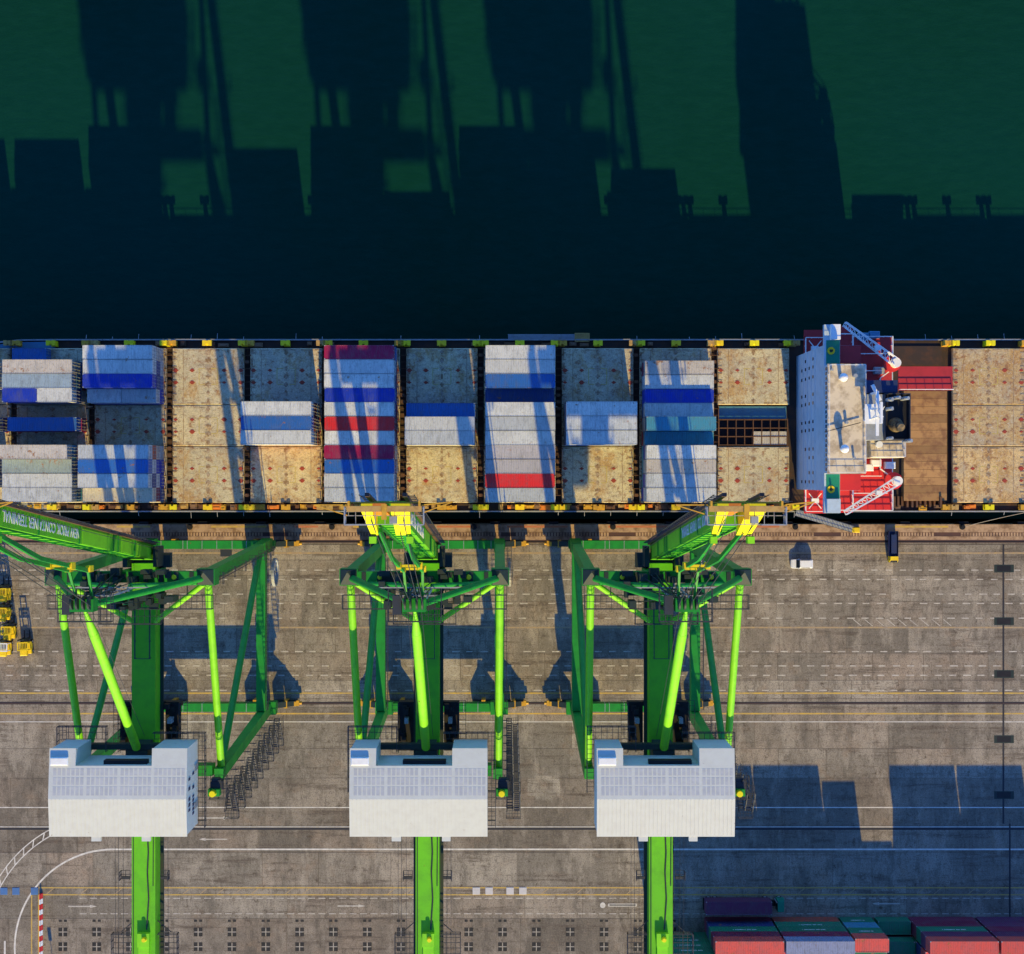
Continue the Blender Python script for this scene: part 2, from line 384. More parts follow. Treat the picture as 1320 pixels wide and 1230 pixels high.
for x in (614, 630.5, 657.5, 674): MB().bev(PX(x)-.7, PX(x)+.7, PY(1148.5)-.68, PY(1148.5)+.68, -.01, .06, .04).build('pit_cover', M['pit_grey'], quay)
# cross trench with its pit covers
B(PX(1292.2), PX(1294.6), PY(1062), PY(702), 0, .0042).build('cross_trench', M['trench'], quay)
B(PX(1300.6), PX(1302.8), PY(1190), PY(1062), 0, .0042).build('cross_trench', M['trench'], quay)
for y in (733, 801, 869, 953, 1025):
    f = B(PX(1281.5), PX(1307), PY(y+5), PY(y-5), 0, .008).build('pit_frame', M['crane_dark'], quay)
    B(PX(1285), PX(1303), PY(y+3.8), PY(y-3.8), .001, .014).build('pit_lid', M['black'], f)
for x0, x1, y0, y1, mn in ((690, 712, 1000, 1032, 'pit_grey'), (680, 722, 1004, 1026, 'slab')):   # patched concrete
    B(PX(x0), PX(x1), PY(y1), PY(y0), -.02, .001+.001*random.random()).build('concrete_patch', M['slab'], quay)
B(PX(284), PX(299), PY(717.5), PY(708.5), 0, .01).build('drain_grate', M['rail_metal'], quay)

# ------------------------------------------------------------------ shipping containers
def container_meshes(L):
    wd, ht = 2.438, 2.59; b = MB(); n = int(round(L/.42)); hx = L/2; y = wd/2
    b.box(-hx, hx, -y, y, 0, .14)
    # corrugated roof and sides as one folded strip each
    xs_ = [-hx+.10]; 
    st = (L-.2)/n; ds = [0.0]
    for i in range(n):
        x0 = -hx+.1+i*st
        xs_ += [x0+st*.15, x0+st*.35, x0+st*.65, x0+st*.85]; ds += [0.0, -.03, -.03, 0.0]
    xs_.append(hx-.1); ds.append(0.0)
    k = len(xs_)
    b.add([(x_, -y+.06, ht-.02+dd) for x_, dd in zip(xs_, ds)] + [(x_, y-.06, ht-.02+dd) for x_, dd in zip(xs_, ds)], [(i, i+1, k+i+1, k+i) for i in range(k-1)])
    for s in (-1, 1):
        b.add([(x_, s*(y-.01+dd), .14) for x_, dd in zip(xs_, ds)] + [(x_, s*(y-.01+dd), ht-.1) for x_, dd in zip(xs_, ds)], [((i, i+1, k+i+1, k+i) if s < 0 else (k+i, k+i+1, i+1, i)) for i in range(k-1)])
        b.box(-hx+.1, hx-.1, s*y-.06 if s > 0 else -y, s*y if s > 0 else -y+.06, ht-.1, ht-.004)
    b.box(-hx, -hx+.1, -y, y, .14, ht-.004); b.box(hx-.1, hx-.03, -y+.1, y-.1, .14, ht-.06)
    c = MB()
    for sx in (-1, 1):
        for sy in (-1, 1):
            for z0, z1 in ((-.004, .12), (ht-.12, ht)): c.box(*sorted((sx*(hx+.004), sx*(hx-.178))), *sorted((sy*(y+.004), sy*(y-.162))), z0, z1)
    for sy in (-1, 1):
        for zz in (.02, ht-.09): c.box(-hx+.1, hx-.1, *sorted((sy*(y-.02), sy*(y-.08))), zz, zz+.07)
        c.box(-hx+.01, -hx+.08, *sorted((sy*(y-.01), sy*(y-.1))), .1, ht-.1); c.box(hx-.09, hx-.015, *sorted((sy*(y-.01), sy*(y-.095))), .1, ht-.1)
    for sx in (-1, 1): c.box(*sorted((sx*(hx-.02), sx*(hx-.09))), -y+.1, y-.1, .02, .09)
    d = MB().box(hx-.032, hx-.012, -y+.09, -.012, .16, ht-.08).box(hx-.032, hx-.012, .012, y-.09, .16, ht-.08)
    d.box(hx-.1, hx, -y, -y+.09, .12, ht-.12).box(hx-.1, hx, y-.09, y, .12, ht-.12).box(hx-.1, hx-.002, -y+.09, y-.09, ht-.08, ht-.006)
    r = MB()
    for yy in (-.85, -.35, .35, .85): r.tube((hx+.02, yy, .12), (hx+.02, yy, ht-.1), .035, n=6)
    for zz in (.9, 1.3): r.box(hx, hx+.03, -1.0, -.1, zz, zz+.05); r.box(hx, hx+.03, .1, 1.0, zz, zz+.05)
    return b.mesh('container_body'), c.mesh('corner_frame'), d.mesh('door'), r.mesh('lock_rod')
CM = {40: container_meshes(12.19), 20: container_meshes(6.06)}
for L in CM: CM[L][1].materials.append(M['galv']); CM[L][3].materials.append(M['galv'])
VAR = {}
def container(colr, L, loc, label, group, rz=0, mark=False):
    key = (colr, L)
    if key not in VAR:
        a = CM[L][0].copy(); a.materials.append(M['c_'+colr]); dd = CM[L][2].copy(); dd.materials.append(M['c_'+colr]); VAR[key] = (a, dd)
    a, dd = VAR[key]
    o = inst('shipping_container', a, None, loc, rz); tag(o, label, 'container', group)
    inst('corner_frame', CM[L][1], o); d_ = inst('door', dd, o); inst('lock_rods', CM[L][3], d_)
    if mark: inst('lettering', MARK[L], o)
    return o
MARK = {}
for L in (40, 20):
    t = MB(); x = -1.9 if L == 40 else -1.2
    while x < (2.2 if L == 40 else 1.2):
        wd_ = random.uniform(.10, .2); t.box(x, x+wd_, 1.221, 1.227, 1.5, 1.5+random.uniform(.28, .36)); x += wd_+.07
        if random.random() < .12: x += .2
    MARK[L] = t.mesh('lettering'); MARK[L].materials.append(M['white'])

# ------------------------------------------------------------------ container ship
SC = 9.36; HB = 15.7; ZD = 7.4; ZH = 8.6          # centreline, half beam, deck, hatch top
ship = empty('container_ship', (0, SC, ZW)); 
tag(ship, 'container ship moored along the quay with part loaded deck and rusty hatch covers', 'ship')
def sp(mb, name, mn, parent=None):                   # a ship part given in world coordinates
    o = mb.build(name, M[mn], parent or ship)
    if parent is None: o.matrix_parent_inverse = Matrix.Translation((0, -SC, -ZW))
    return o
# hull: stations along x
def half(x):
    if x < -82: 
        t = min(1, (-82-x)/46.0); return HB*(1-t**2.1)+.15
    return HB
st = [-128, -126, -122, -116, -109, -102, -95, -88, -82, -60, -30, 0, 30, 60, 90, 104, 112, 118]
hm = MB(); rows_ = []
for x in st:
    h = half(x); hb = h*.93 if x > -82 else h*.7; zt = ZD + (0 if x > -90 else min(2.4, (-90-x)*.3))
    if x > 110: h *= .93
    rows_.append([(x, SC+h, zt), (x, SC+hb, 1.5), (x, SC+hb*.96, ZW-1.5), (x, SC-hb*.96, ZW-1.5), (x, SC-hb, 1.5), (x, SC-h, zt)])
vs_ = [p for r in rows_ for p in r]; fs = []
for i in range(len(st)-1):
    for j in range(5): fs.append((i*6+j, i*6+j+1, i*6+7+j, i*6+6+j))
    
fs += [tuple(range(5, -1, -1)), tuple((len(st)-1)*6+j for j in range(6))]
hm.add(vs_, fs); hull = sp(hm, 'hull', 'hull')
dm = MB(); k = len(st)
dm.add([(x, SC+half(x)*(.93 if x > 110 else 1)-.06, rows_[i][0][2]-.35) for i, x in enumerate(st)] + [(x, SC-half(x)*(.93 if x > 110 else 1)+.06, rows_[i][0][2]-.35) for i, x in enumerate(st)], [(k+i, k+i+1, i+1, i) for i in range(k-1)])
sp(dm, 'deck', 'deck')
for s in (-1, 1):                                    # gunwale and railing
    pts = [(x, SC+s*(half(x)-.08), rows_[i][0][2]) for i, x in enumerate(st) if x <= 104]
    m = MB()
    for a, b in zip(pts[:-1], pts[1:]): m.beam(a, b, .24, .12)
    sp(m, 'gunwale', 'grey_gunwale' if 'grey_gunwale' in M else 'galv')
    sp(MB().rail([p for p in pts], 1.0, 2.2, .06), 'railing', 'galv')
PITCH = 100.4*(H-ZH)/F
def bayx(k): return PX(168+100.4*(k-2), ZH)
COVERS = [(PY(449, ZH), PY(521.6, ZH)), (PY(522.4, ZH), PY(575.2, ZH)), (PY(576, ZH), PY(648, ZH))]
hatch_w = 12.95
def hatch_cover(xc, y1, y0, mn, full=True):
    c = MB().bev(xc-hatch_w/2, xc+hatch_w/2, y0, y1, ZD+.35, ZH, .10)
    o = sp(c, 'hatch_cover', mn)
    s = MB(); yl = MB(); ru = MB()
    ym = (y0+y1)/2; n = 2 if (y1-y0) < 9 else 3
    for dx in (-5.9, -2.9, 2.9, 5.9):
        for yy in (ym-1.1, ym+1.1): 
            rr = random.uniform(.2, .42); s.tube((xc+dx, yy, ZH-.01), (xc+dx, yy, ZH+.05), rr, n=8)
            s.box(xc+dx-rr-.12, xc+dx+rr+.12, yy-.09, yy+.09, ZH-.01, ZH+.03)
    for i in range(n*2+1):
        yy = y0+.7+(y1-y0-1.4)*i/(n*2); e1, e2 = random.uniform(.2,.55), random.uniform(.15,.32); ru.box(xc-e1, xc+e1, yy-e2, yy+e2, ZH-.01, ZH+.035); ru.box(xc-.16, xc+.16, yy-e2-.25, yy+e2+.2, ZH-.01, ZH+.03)
    for sx in (-1, 1): 
        ru.box(xc+sx*4.5-.06, xc+sx*4.5+.06, y0+.3, y1-.3, ZH-.01, ZH+.02)
        i = 0
        for i in range(int((y1-y0)/1.25)): ru.box(xc+sx*6.05-.35, xc+sx*6.05+.35, y0+.5+i*1.25, y0+.72+i*1.25, ZH-.01, ZH+.06)
    for sx in (-1, 1):
        yy = y0+.2
        while yy < y1-1:
            L_ = random.uniform(.4, 2.2); ru.box(*sorted((xc+sx*6.36, xc+sx*(6.36-random.uniform(.08,.5)))), yy, min(yy+L_, y1-.15), ZH-.01, ZH+.012); yy += L_+random.uniform(.1, 1.2)
    for yy in (y0+.14, y1-.4):
        xx = xc-6.2
        while xx < xc+5.4: L_ = random.uniform(.4, 2.4); ru.box(xx, xx+L_, yy, yy+random.uniform(.08, .26), ZH-.01, ZH+.011); xx += L_+random.uniform(.2, 2.0)
    a, b = 1.7, 1.45
    for q in ((xc-a, xc-a+.12, ym-b, ym+b), (xc+a-.12, xc+a, ym-b, ym+b)): yl.box(*q, ZH-.01, ZH+.012)
    for sy in (-1, 1): 
        for sx in (-1, 1): yl.box(*sorted((xc+sx*a-sx*.13, xc+sx*.6)), ym+sy*b-.06, ym+sy*b+.06, ZH-.01, ZH+.011)
    sp(s, 'lashing_socket', 'socket', o); sp(ru, 'hatch_stiffener', 'stiffener', o); sp(yl, 'slot_outline', 'slot_yellow', o)
    return o
paint('socket', (.36,.055,.03), .7, .5, (.12,.05,.03), 2.0)
paint('stiffener', (.25,.155,.075), .75, .8, (.50,.40,.28), 1.8, lo=.42, hi=.62)
paint('slot_yellow', (.50,.38,.08), .7, .6, (.40,.33,.24), 1.5)
for b in range(-1, 11):
    for i, (y1, y0) in enumerate(COVERS):
        if b == 10 and i == 1: continue
        if b <= 0 and abs(i-1) == 1:                # the bow narrows
            yy = SC + (7.4 if b == 0 else 4.5)*(1-i)
        hatch_cover(bayx(b), y1 if b > -1 else min(y1, SC+9), y0 if b > -1 else max(y0, SC-9), 'hatch' if b not in (3, 4, 6) else 'hatch')
for b in (13.02, 14.02):
    for i, (y1, y0) in enumerate(COVERS): hatch_cover(bayx(b), y1, y0, 'hatch_rusty')
# open hold in the bay before the bridge
xo = bayx(10); y1, y0 = COVERS[1]
sp(B(xo-6.3, xo+6.3, y0+.1, y1-.1, ZD-.34, ZD-.30), 'hold_dark_sheet', 'black')  # black sheet on the deck paints the dark depth of the hold
m = MB()
for i in range(9): xx = xo-6.2+12.4*i/8; m.box(xx-.07, xx+.07, y0+.1, y1-2.5, ZH-.7, ZH-.1)
for i in range(4): yy = y0+.2+(y1-y0-2.8)*i/3; m.box(xo-6.2, xo+6.2, yy-.08, yy+.08, ZH-.75, ZH-.16)
sp(m, 'cell_guide', 'rust_frame')
sp(B(xo-6.2, xo+6.2, y1-2.4, y1-.15, ZD-.3, ZD+.1), 'hold_shaded_row', 'teal_unit')  # strip coloured blue to paint the shaded row in the hold
# lashing bridges across the deck in the gaps, with the yellow pedestals on both sides
paint('ped_rust', (.48,.30,.09), .65, .6, (.16,.07,.03), 1.4)
pedm = {}
def pedestal(x, s, mn, z1, name='lashing_post'):    # taller than the hatch
    if mn not in pedm:
        q = MB(); q.box(-.5, .5, -.45, .45, 0, .5).hexa([(-.42,-.4,.5),(.42,-.4,.5),(.42,.4,.5),(-.42,.4,.5)], [(-.28,-.3,1.9),(.28,-.3,1.9),(.28,.3,1.9),(-.28,.3,1.9)])
        q.box(-.75, -.2, -.45, .40, 1.9, 2.25).box(.2, .75, -.45, .40, 1.9, 2.25).box(-.2, .2, -.2, .35, 1.9, 2.2)
        pedm[mn] = q.mesh(name); pedm[mn].materials.append(M[mn])
    o = inst(name, pedm[mn], ship, (x, s*(HB-.85), ZD-.4-ZW)); o.rotation_euler = (0, 0, 0 if s > 0 else math.pi); o.scale = (1.1, 1.1, 1.2 if s > 0 else .95); return o
for b in list(range(1, 10)) + [10]:
    x = bayx(b); pedestal(x, 1, 'yellow_bright' if b % 3 else 'yellow', 0); pedestal(x, -1, 'yellow' if b % 2 else 'gold', 0)
pedestal(bayx(13.02), 1, 'yellow_bright', 0); pedestal(bayx(13.02), -1, 'yellow_bright', 0)
for b in list(range(0, 10)) + [12.02, 13.02, 9.98]:
    x = bayx(b)+PITCH/2
    for s in (-1, 1):
        for dx in (-.62, .62): pedestal(x+dx, s, random.choice(('yellow', 'gold', 'ped_rust', 'yellow_bright')), 0)
    if b == 9.98 or b > 12: continue
    m = MB(); yA, yB = SC-13.9, SC+13.9
    for dx in (-.75, .75): m.box(x+dx-.07, x+dx+.07, yA, yB, ZH-.25, ZH-.05)
    n = 23
    for i in range(n+1):
        yy = yA+(yB-yA)*i/n; m.box(x-.75, x+.75, yy-.05, yy+.05, ZH-.2, ZH-.1); 
        if i % 2 == 0: m.box(x-.72, x-.6, yy-.1, yy+.1, ZD-.4, ZH+.9); m.box(x+.6, x+.72, yy-.1, yy+.1, ZD-.4, ZH+.9)
        if random.random() < .45: m.box(x-.4, x+.3, yy-.25, yy+.3, ZH-.1, ZH+.05)
    sp(m, 'lashing_bridge', 'rust_frame')
# fittings along the sides
stool = MB().box(-.55,.55,-.5,.5,0,.9).box(-.35,.35,-.3,.3,.9,1.1).mesh('container_stool')
sm = {}
for mn in ('gold', 'ped_rust', 'orange', 'yellow', 'rust_frame', 'hatch_coaming'):
    q = stool.copy(); q.materials.append(M[mn]); sm[mn] = q
for s in (-1, 1):
    x = bayx(1)-7
    while x < bayx(13):
        if not (PX(1026, 8) < x < PX(1150, 8)) and random.random() < (.75 if s < 0 else .2):
            o = inst('container_stool', sm[random.choice(('gold', 'ped_rust', 'orange', 'rust_frame', 'hatch_coaming') if s < 0 else ('rust_frame', 'hatch_coaming'))], ship, (x, s*(HB-random.uniform(.75, 1.1)), ZD-.36-ZW))
            o.scale = (random.uniform(.6, 1.9), random.uniform(.6, 1.1), random.uniform(.5, 1.1))
        x += random.uniform(.9, 1.8) if s < 0 else random.uniform(1.4, 2.6)
    m = MB(); 
    for xx in (PX(v, 8) for v in range(40, 1320, 34)): 
        if random.random() < .5: m.tube((xx, SC+s*(HB+.02), ZD-.6), (xx, SC+s*(HB+random.uniform(.5, 1.2)), ZD-.9), .05, n=6)
    sp(m, 'drain_spout', 'galv')
# stowed ladder on the far side
m = MB(); xa, xb = PX(655, 8), PX(741, 8); yy = PY(435, 8)
m.box(xa, xb, yy-.5, yy+.5, ZD-.2, ZD).rail([(xa, yy-.5, ZD), (xb, yy-.5, ZD)], .9, 1.2).rail([(xa, yy+.5, ZD), (xb, yy+.5, ZD)], .9, 1.2)
for i in range(30): m.box(xa+(xb-xa)*i/30, xa+(xb-xa)*i/30+.1, yy-.5, yy+.5, ZD, ZD+.06)
lad = sp(m, 'accommodation_ladder', 'navy_grey' if 'navy_grey' in M else 'galv')
sp(MB().box(xb, xb+2.6, yy-.75, yy+.75, ZD-.2, ZD).rail([(xb, yy-.7, ZD), (xb+2.6, yy-.7, ZD), (xb+2.6, yy+.7, ZD), (xb, yy+.7, ZD), (xb, yy-.7, ZD)], 1, 1, .1), 'ladder_platform', 'ped_rust')
# forecastle walkways on the narrowing bow
for s in (-1, 1):
    pts = [(x, SC+s*(half(x)-1.1), rows_[i][0][2]) for i, x in enumerate(st) if x <= -82]
    m = MB()
    for a, b in zip(pts[:-1], pts[1:]):
        m.beam(a, b, 1.3, .1); L = (Vector(b)-Vector(a)).length; n = int(L/1.1)
        for i in range(n): c = Vector(a)+(Vector(b)-Vector(a))*i/n; m.beam(c, c+Vector((.5, -s*2.6, -.3)), .09, .09)
    sp(m, 'side_walkway', 'teal_unit' if s > 0 else 'galv')

# --- superstructure -------------------------------------------------------------------
ZT = 30.0
XF = PX(1028, 8); 
def TX(px, z=ZT): return PX(px, z)
def TY(py, z=ZT): return PY(py, z)
yN, yS = TY(444, 12), TY(630, 12)
house_n, house_s = SC+12.6, SC-11.6
xa = TX(1116)
acc = sp(B(XF, xa, house_s, house_n, ZD-.4, ZT-3.0), 'accommodation_block', 'super')
# bridge deck with wings, wheelhouse on top
sp(B(XF-.02, TX(1087), TY(662), TY(416.5), ZT-3.0+.002, ZT-2.1), 'bridge_deck', 'super')
wh = sp(B(XF+.02, TX(1115), TY(610), TY(470), ZT-2.1+.002, ZT), 'wheelhouse', 'super')
sp(B(XF-.06, TX(1115)+.1, TY(610)-.1, TY(470)+.1, ZT+.002, ZT+.14), 'wheelhouse_roof', 'beige_roof', wh)
sp(MB().rail([(XF+.1, TY(609), ZT+.14), (XF+.1, TY(471), ZT+.14), (TX(1114), TY(471), ZT+.14), (TX(1114), TY(609), ZT+.14), (XF+.1, TY(609), ZT+.14)], 1.0, 1.5, .06), 'roof_railing', 'white', wh)
for (a, b, mn) in ((437, 468.5, 'green_pad'), (611.5, 643, 'green_pad')):
    o = sp(B(XF+.3, TX(1087)-.05, TY(b), TY(a), ZT-2.1+.002, ZT-2.05), 'wing_deck', mn)
    c = ((XF+.3+TX(1087))/2-.35, (TY(a)+TY(b))/2 + (.25 if a < 500 else -.5), ZT-2.0)
    sp(MB().ring(c, (0,0,1), .28, .62, .1), 'wing_emblem_ring', 'yellow', o); sp(MB().tube((c[0], c[1], ZT-2.05), (c[0], c[1], ZT-1.2), .16, n=8), 'compass_pelorus', 'black', o)
for a, b in ((417, 436.5), (643.5, 661.5)): sp(B(XF+.9 if a < 500 else XF+.25, TX(1086), TY(b), TY(a), ZT-2.1+.003, ZT-1.15), 'wing_shelter', 'white' if a < 500 else 'super')
wm = MB().box(-.06, .04, -.26, .26, -.34, .34).mesh('window'); wm.materials.append(M['glass'])
acc_off = Vector((0, -SC, -ZW))
for zi, z in enumerate((11.6, 14.4, 17.2, 20.0)):
    for yy in (-10.2, -8.6, -6.0, -4.5, -1.2, .2, 3.4, 4.9, 7.9, 9.6, 11.0):
        if random.random() < .86: inst('window', wm, acc, (XF, SC+yy, z))
for i in range(22): inst('window', wm, wh, (XF+.02, TY(608)+(TY(472)-TY(608))*(i+.5)/22, ZT-.9))
for z in (13.0, 15.8, 18.6, 21.4): sp(B(XF-.05, XF+.02, house_s, house_n, z-.05, z+.05), 'deck_edge', 'super', acc)
# red side decks with white frames, fore end
for s, (a, b) in ((1, (425, 462)), (-1, (630, 662))):
    ya, yb = PY(b, 12), PY(a, 12)
    o = sp(B(XF+.4, XF+4.3, min(ya, house_s-.02) if s < 0 else house_n+.02, house_s-.02 if s < 0 else max(yb, house_n+1), 11.2, 11.5), 'side_deck', 'red_paint' if s < 0 else 'red_deck')
    y_ = (SC-HB+.2) if s < 0 else (SC+HB-.2)
    m = MB().rail([(XF+.5, house_s if s < 0 else house_n, 11.5), (XF+.5, y_, 11.5), (XF+4.2, y_, 11.5)], 1.0, 1.2, .1)
    for q in ((1.2, 3.4), (3.4, 1.2)): m.beam((XF+q[0], y_-s*.5, 11.8), (XF+q[1], y_-s*3.2, 11.8), .14, .14)
    m.box(XF+1.6, XF+2.9, y_-s*1.9-.4, y_-s*1.9+.4, 11.5, 12.2)
    sp(m, 'side_derrick', 'white', o)
# aft decks, red, stepped
sp(B(xa+.02, TX(1152, 16), SC-12.6, SC+12.6, ZD-.4, 15.6), 'aft_house', 'super')
sp(B(xa+.02, TX(1150, 16), SC-15.3, SC-3.4, 15.6+.004, 15.9), 'aft_deck', 'red_paint')
sp(B(xa+.02, TX(1150, 16), SC+3.4, SC+15.3, 15.6+.004, 15.9), 'aft_deck', 'red_deck')
sp(B(TX(1087), xa+.01, TY(661, 22), TY(611, 22), 21.6, 22.0), 'upper_deck', 'red_paint')
sp(B(TX(1087), xa+.01, TY(469, 22), TY(420, 22), 21.6, 22.0), 'upper_deck', 'red_deck')
sp(B(TX(1087), xa-.01, house_s+.02, TY(610)-.12, ZT-3.0+.003, ZT-2.94), 'monkey_deck', 'red_paint'); sp(B(TX(1087), xa-.01, TY(470)+.12, house_n-.02, ZT-3.0+.003, ZT-2.94), 'monkey_deck', 'red_deck')
for s in (-1, 1):
    y_ = SC+s*15.2; yi = SC+s*4.5; xb = TX(1149, 16)
    m = MB(); m.rail([(xa+.3, y_, 15.9), (xb, y_, 15.9), (xb, yi+s*5, 15.9), (xb-2.2, yi+s*3.4, 15.9), (xb-2.2, yi, 15.9)], 1.05, 1.3, .12)
    sp(m, 'deck_railing', 'white'); sp(MB().rail([(xa+1.2, y_-s*3, 15.9), (xb-1.0, y_-s*3, 15.9)], 1.05, 1.3, .12), 'deck_railing', 'white'); sp(MB().rail([(xa+1.2, y_-s*6, 15.9), (xb-2.0, y_-s*6, 15.9)], 1.05, 1.3, .12), 'deck_railing', 'white')
    m = MB().rail([(TX(1088), SC+s*15.0, 22), (xa-.2, SC+s*15.0, 22), (xa-.2, SC+s*11.0, 22)], 1.05, 1.3, .12); sp(m, 'deck_railing', 'white')
for x_, y_, z_, mn in ((1118, 603, 16, 'white'), (1128, 597, 16, 'white'), (1146, 600, 16, 'white'), (1112, 434, 16, 'teal_unit'), (1126, 432, 16, 'teal_unit'), (1132, 478, 16, 'galv')):
    sp(MB().bev(PX(x_, z_)-.9, PX(x_, z_)+.9, PY(y_, z_)-.6, PY(y_, z_)+.6, 15.9, 16.9, .15), 'deck_locker', mn)
paint('exhaust', (.20,.14,.07), .6, .85, (.02,.018,.018), .9, lo=.42, hi=.56)
# engine casing, funnel and exhausts
zc = 31.0
cas = sp(B(xa+.03, TX(1158, zc), TY(506, zc), TY(490, zc), 15.92, zc-.4), 'engine_casing', 'teal_dark' if 'teal_dark' in M else 'navy')
fun = sp(MB().box(TX(1140, zc), TX(1173.5, zc), TY(567, zc), TY(507, zc), 10.0, zc-.8), 'funnel', 'black')
m = MB(); X0, X1, Y0, Y1 = TX(1140, zc), TX(1173.5, zc), TY(567, zc), TY(507, zc)
for q in ((X0, X1, Y0, Y0+.15), (X0, X1, Y1-.15, Y1), (X0, X0+.15, Y0+.15, Y1-.15), (X1-.15, X1, Y0+.15, Y1-.15)): m.box(*q, zc-.79, zc+.2)
sp(m, 'funnel_rim', 'rail_metal', fun)
cx_, cy_ = TX(1156, zc), TY(548, zc)
sp(MB().tube((cx_, cy_, zc-.8), (cx_+.1, cy_-.2, zc+1.2), 1.3, .7, 20).tube((cx_+.1, cy_-.2, zc+1.2), (cx_+.2, cy_-.5, zc+1.8), .7, .65, 20), 'main_exhaust', 'exhaust', fun)
for (dx, dy, r_) in ((-1.6, 4.1, .33), (-.4, 4.4, .28), (1.0, 4.3, .3), (-1.6, 2.6, .3), (1.5, -2.6, .3), (-1.6, -2.2, .25)):
    sp(MB().tube((cx_+dx, cy_+dy, zc-.8), (cx_+dx, cy_+dy, zc+1.6), r_, n=10).tube((cx_+dx, cy_+dy, zc+1.6), (cx_+dx+.3, cy_+dy, zc+2.1), r_, n=10), 'exhaust_pipe', 'galv', fun)
sp(B(xa+.05, TX(1140, zc)-.02, TY(567, zc), TY(508, zc), 15.91, zc-.5), 'casing_platform', 'galv')
sp(MB().bev(TX(1122, 26), TX(1166, 26), TY(590, 26), TY(567.6, 26)+.0, 15.9, 26.0, .1), 'vent_house', 'beige_roof')
sp(MB().rail([(TX(1123, 26), TY(589, 26), 26), (TX(1165, 26), TY(589, 26), 26), (TX(1165, 26), TY(568.5, 26), 26)], 1.0, 1.2, .08).tube((TX(1132, 26), TY(573, 26), 26), (TX(1132, 26), TY(573, 26), 26.9), .55, n=14), 'vent_railing', 'white')
# radar mast, scanners, domes, shelter marks on the roof
m = MB(); mx, my = TX(1119), TY(535)
for dx in (-.8, .8):
    for dy in (-1.2, 1.2): m.tube((mx+dx, my+dy, ZT-4), (mx+dx*.5, my+dy*.5, ZT+7), .14, n=8)
for z in range(6): zz = ZT-3+z*1.8; m.bar((mx-.7, my-1, zz), (mx+.7, my+1, zz+.9), .1); m.bar((mx+.7, my-1, zz), (mx-.7, my+1, zz+.9), .1)
m.box(mx-1.4, mx+1.4, my-1.6, my+1.6, ZT+3.0, ZT+3.12).box(mx-.25, mx+.25, my-3.6, my+3.6, ZT+5.2, ZT+5.4)
mast = sp(m, 'radar_mast', 'white')
sp(MB().box(mx-.2, mx+.2, my-1.7, my+1.7, ZT+7.3, ZT+7.7).tube((mx, my, ZT+7), (mx, my, ZT+7.3), .25, n=8), 'radar_scanner', 'white', mast)
sp(MB().beam((TX(1117), TY(498), ZT+3.4), (TX(1127), TY(518), ZT+3.4), .5, .4).tube((TX(1122), TY(508), ZT-2), (TX(1122), TY(508), ZT+3.2), .2, n=8), 'radar_scanner', 'white')
sp(MB().beam((TX(1062), TY(557), ZT+.6), (TX(1108), TY(545), ZT+.6), .12, .12), 'whip_antenna', 'black')
for x_, y_ in ((1083, 488), (1084.5, 579)): sp(MB().tube((TX(x_), TY(y_), ZT+.14), (TX(x_), TY(y_), ZT+1.6), .3, n=10).dome((TX(x_), TY(y_), ZT+2.2), .72, 16, 8, True), 'satellite_dome', 'white', wh)
for x_, y_, r_ in ((1101, 485, .35), (1071, 477, .2), (1100, 590, .2), (1090, 545, .25)): sp(MB().tube((TX(x_), TY(y_), ZT+.14), (TX(x_), TY(y_), ZT+1.0), r_, n=10), 'roof_vent', 'galv', wh)
# lifeboat cranes: white lattice jibs
def jib(p, q, name):
    p, q = Vector(p), Vector(q); d = (q-p).normalized(); s = d.cross(Vector((0,0,1))).normalized(); m = MB()
    L = (q-p).length; n = int(L/1.0)
    wdt = lambda t: .35+.35*t
    for u in (-1, 1): m.beam(p+s*u*wdt(0), q+s*u*wdt(1), .17, .2)
    for u in (-1, 1): m.beam(p+s*u*wdt(0)+Vector((0,0,.8)), q+s*u*wdt(1)+Vector((0,0,.8)), .1, .1)
    for i in range(n):
        c = p+(q-p)*i/n; e = p+(q-p)*(i+1)/n; t = i/n
        m.bar(c-s*wdt(t), e+s*wdt(t), .1); m.bar(c-s*wdt(t), c+s*wdt(t), .1)
    o = sp(m, name, 'white'); 
    b = MB().tube((q.x, q.y, 15.9), (q.x, q.y, q.z+.6), .9, .8, 16); sp(b, 'jib_pedestal', 'white', o)
    sp(MB().tube((q.x-.4, q.y, q.z-1.2), (q.x-.4, q.y, q.z-.6), 1.5, 1.5, 18), 'jib_slewing_base', 'red_paint', o)
    c = p+(q-p)*.62; sp(MB().box(c.x-.5, c.x+.5, c.y-.4, c.y+.4, c.z+.1, c.z+1.2), 'jib_winch', 'white', o)
jib((TX(1088, 25), TY(418, 25), 25), (TX(1158, 22), TY(467, 22), 20.5), 'stores_crane')
jib((TX(1089, 25), TY(661, 25), 25), (TX(1160, 22), TY(620, 22), 20.5), 'stores_crane')
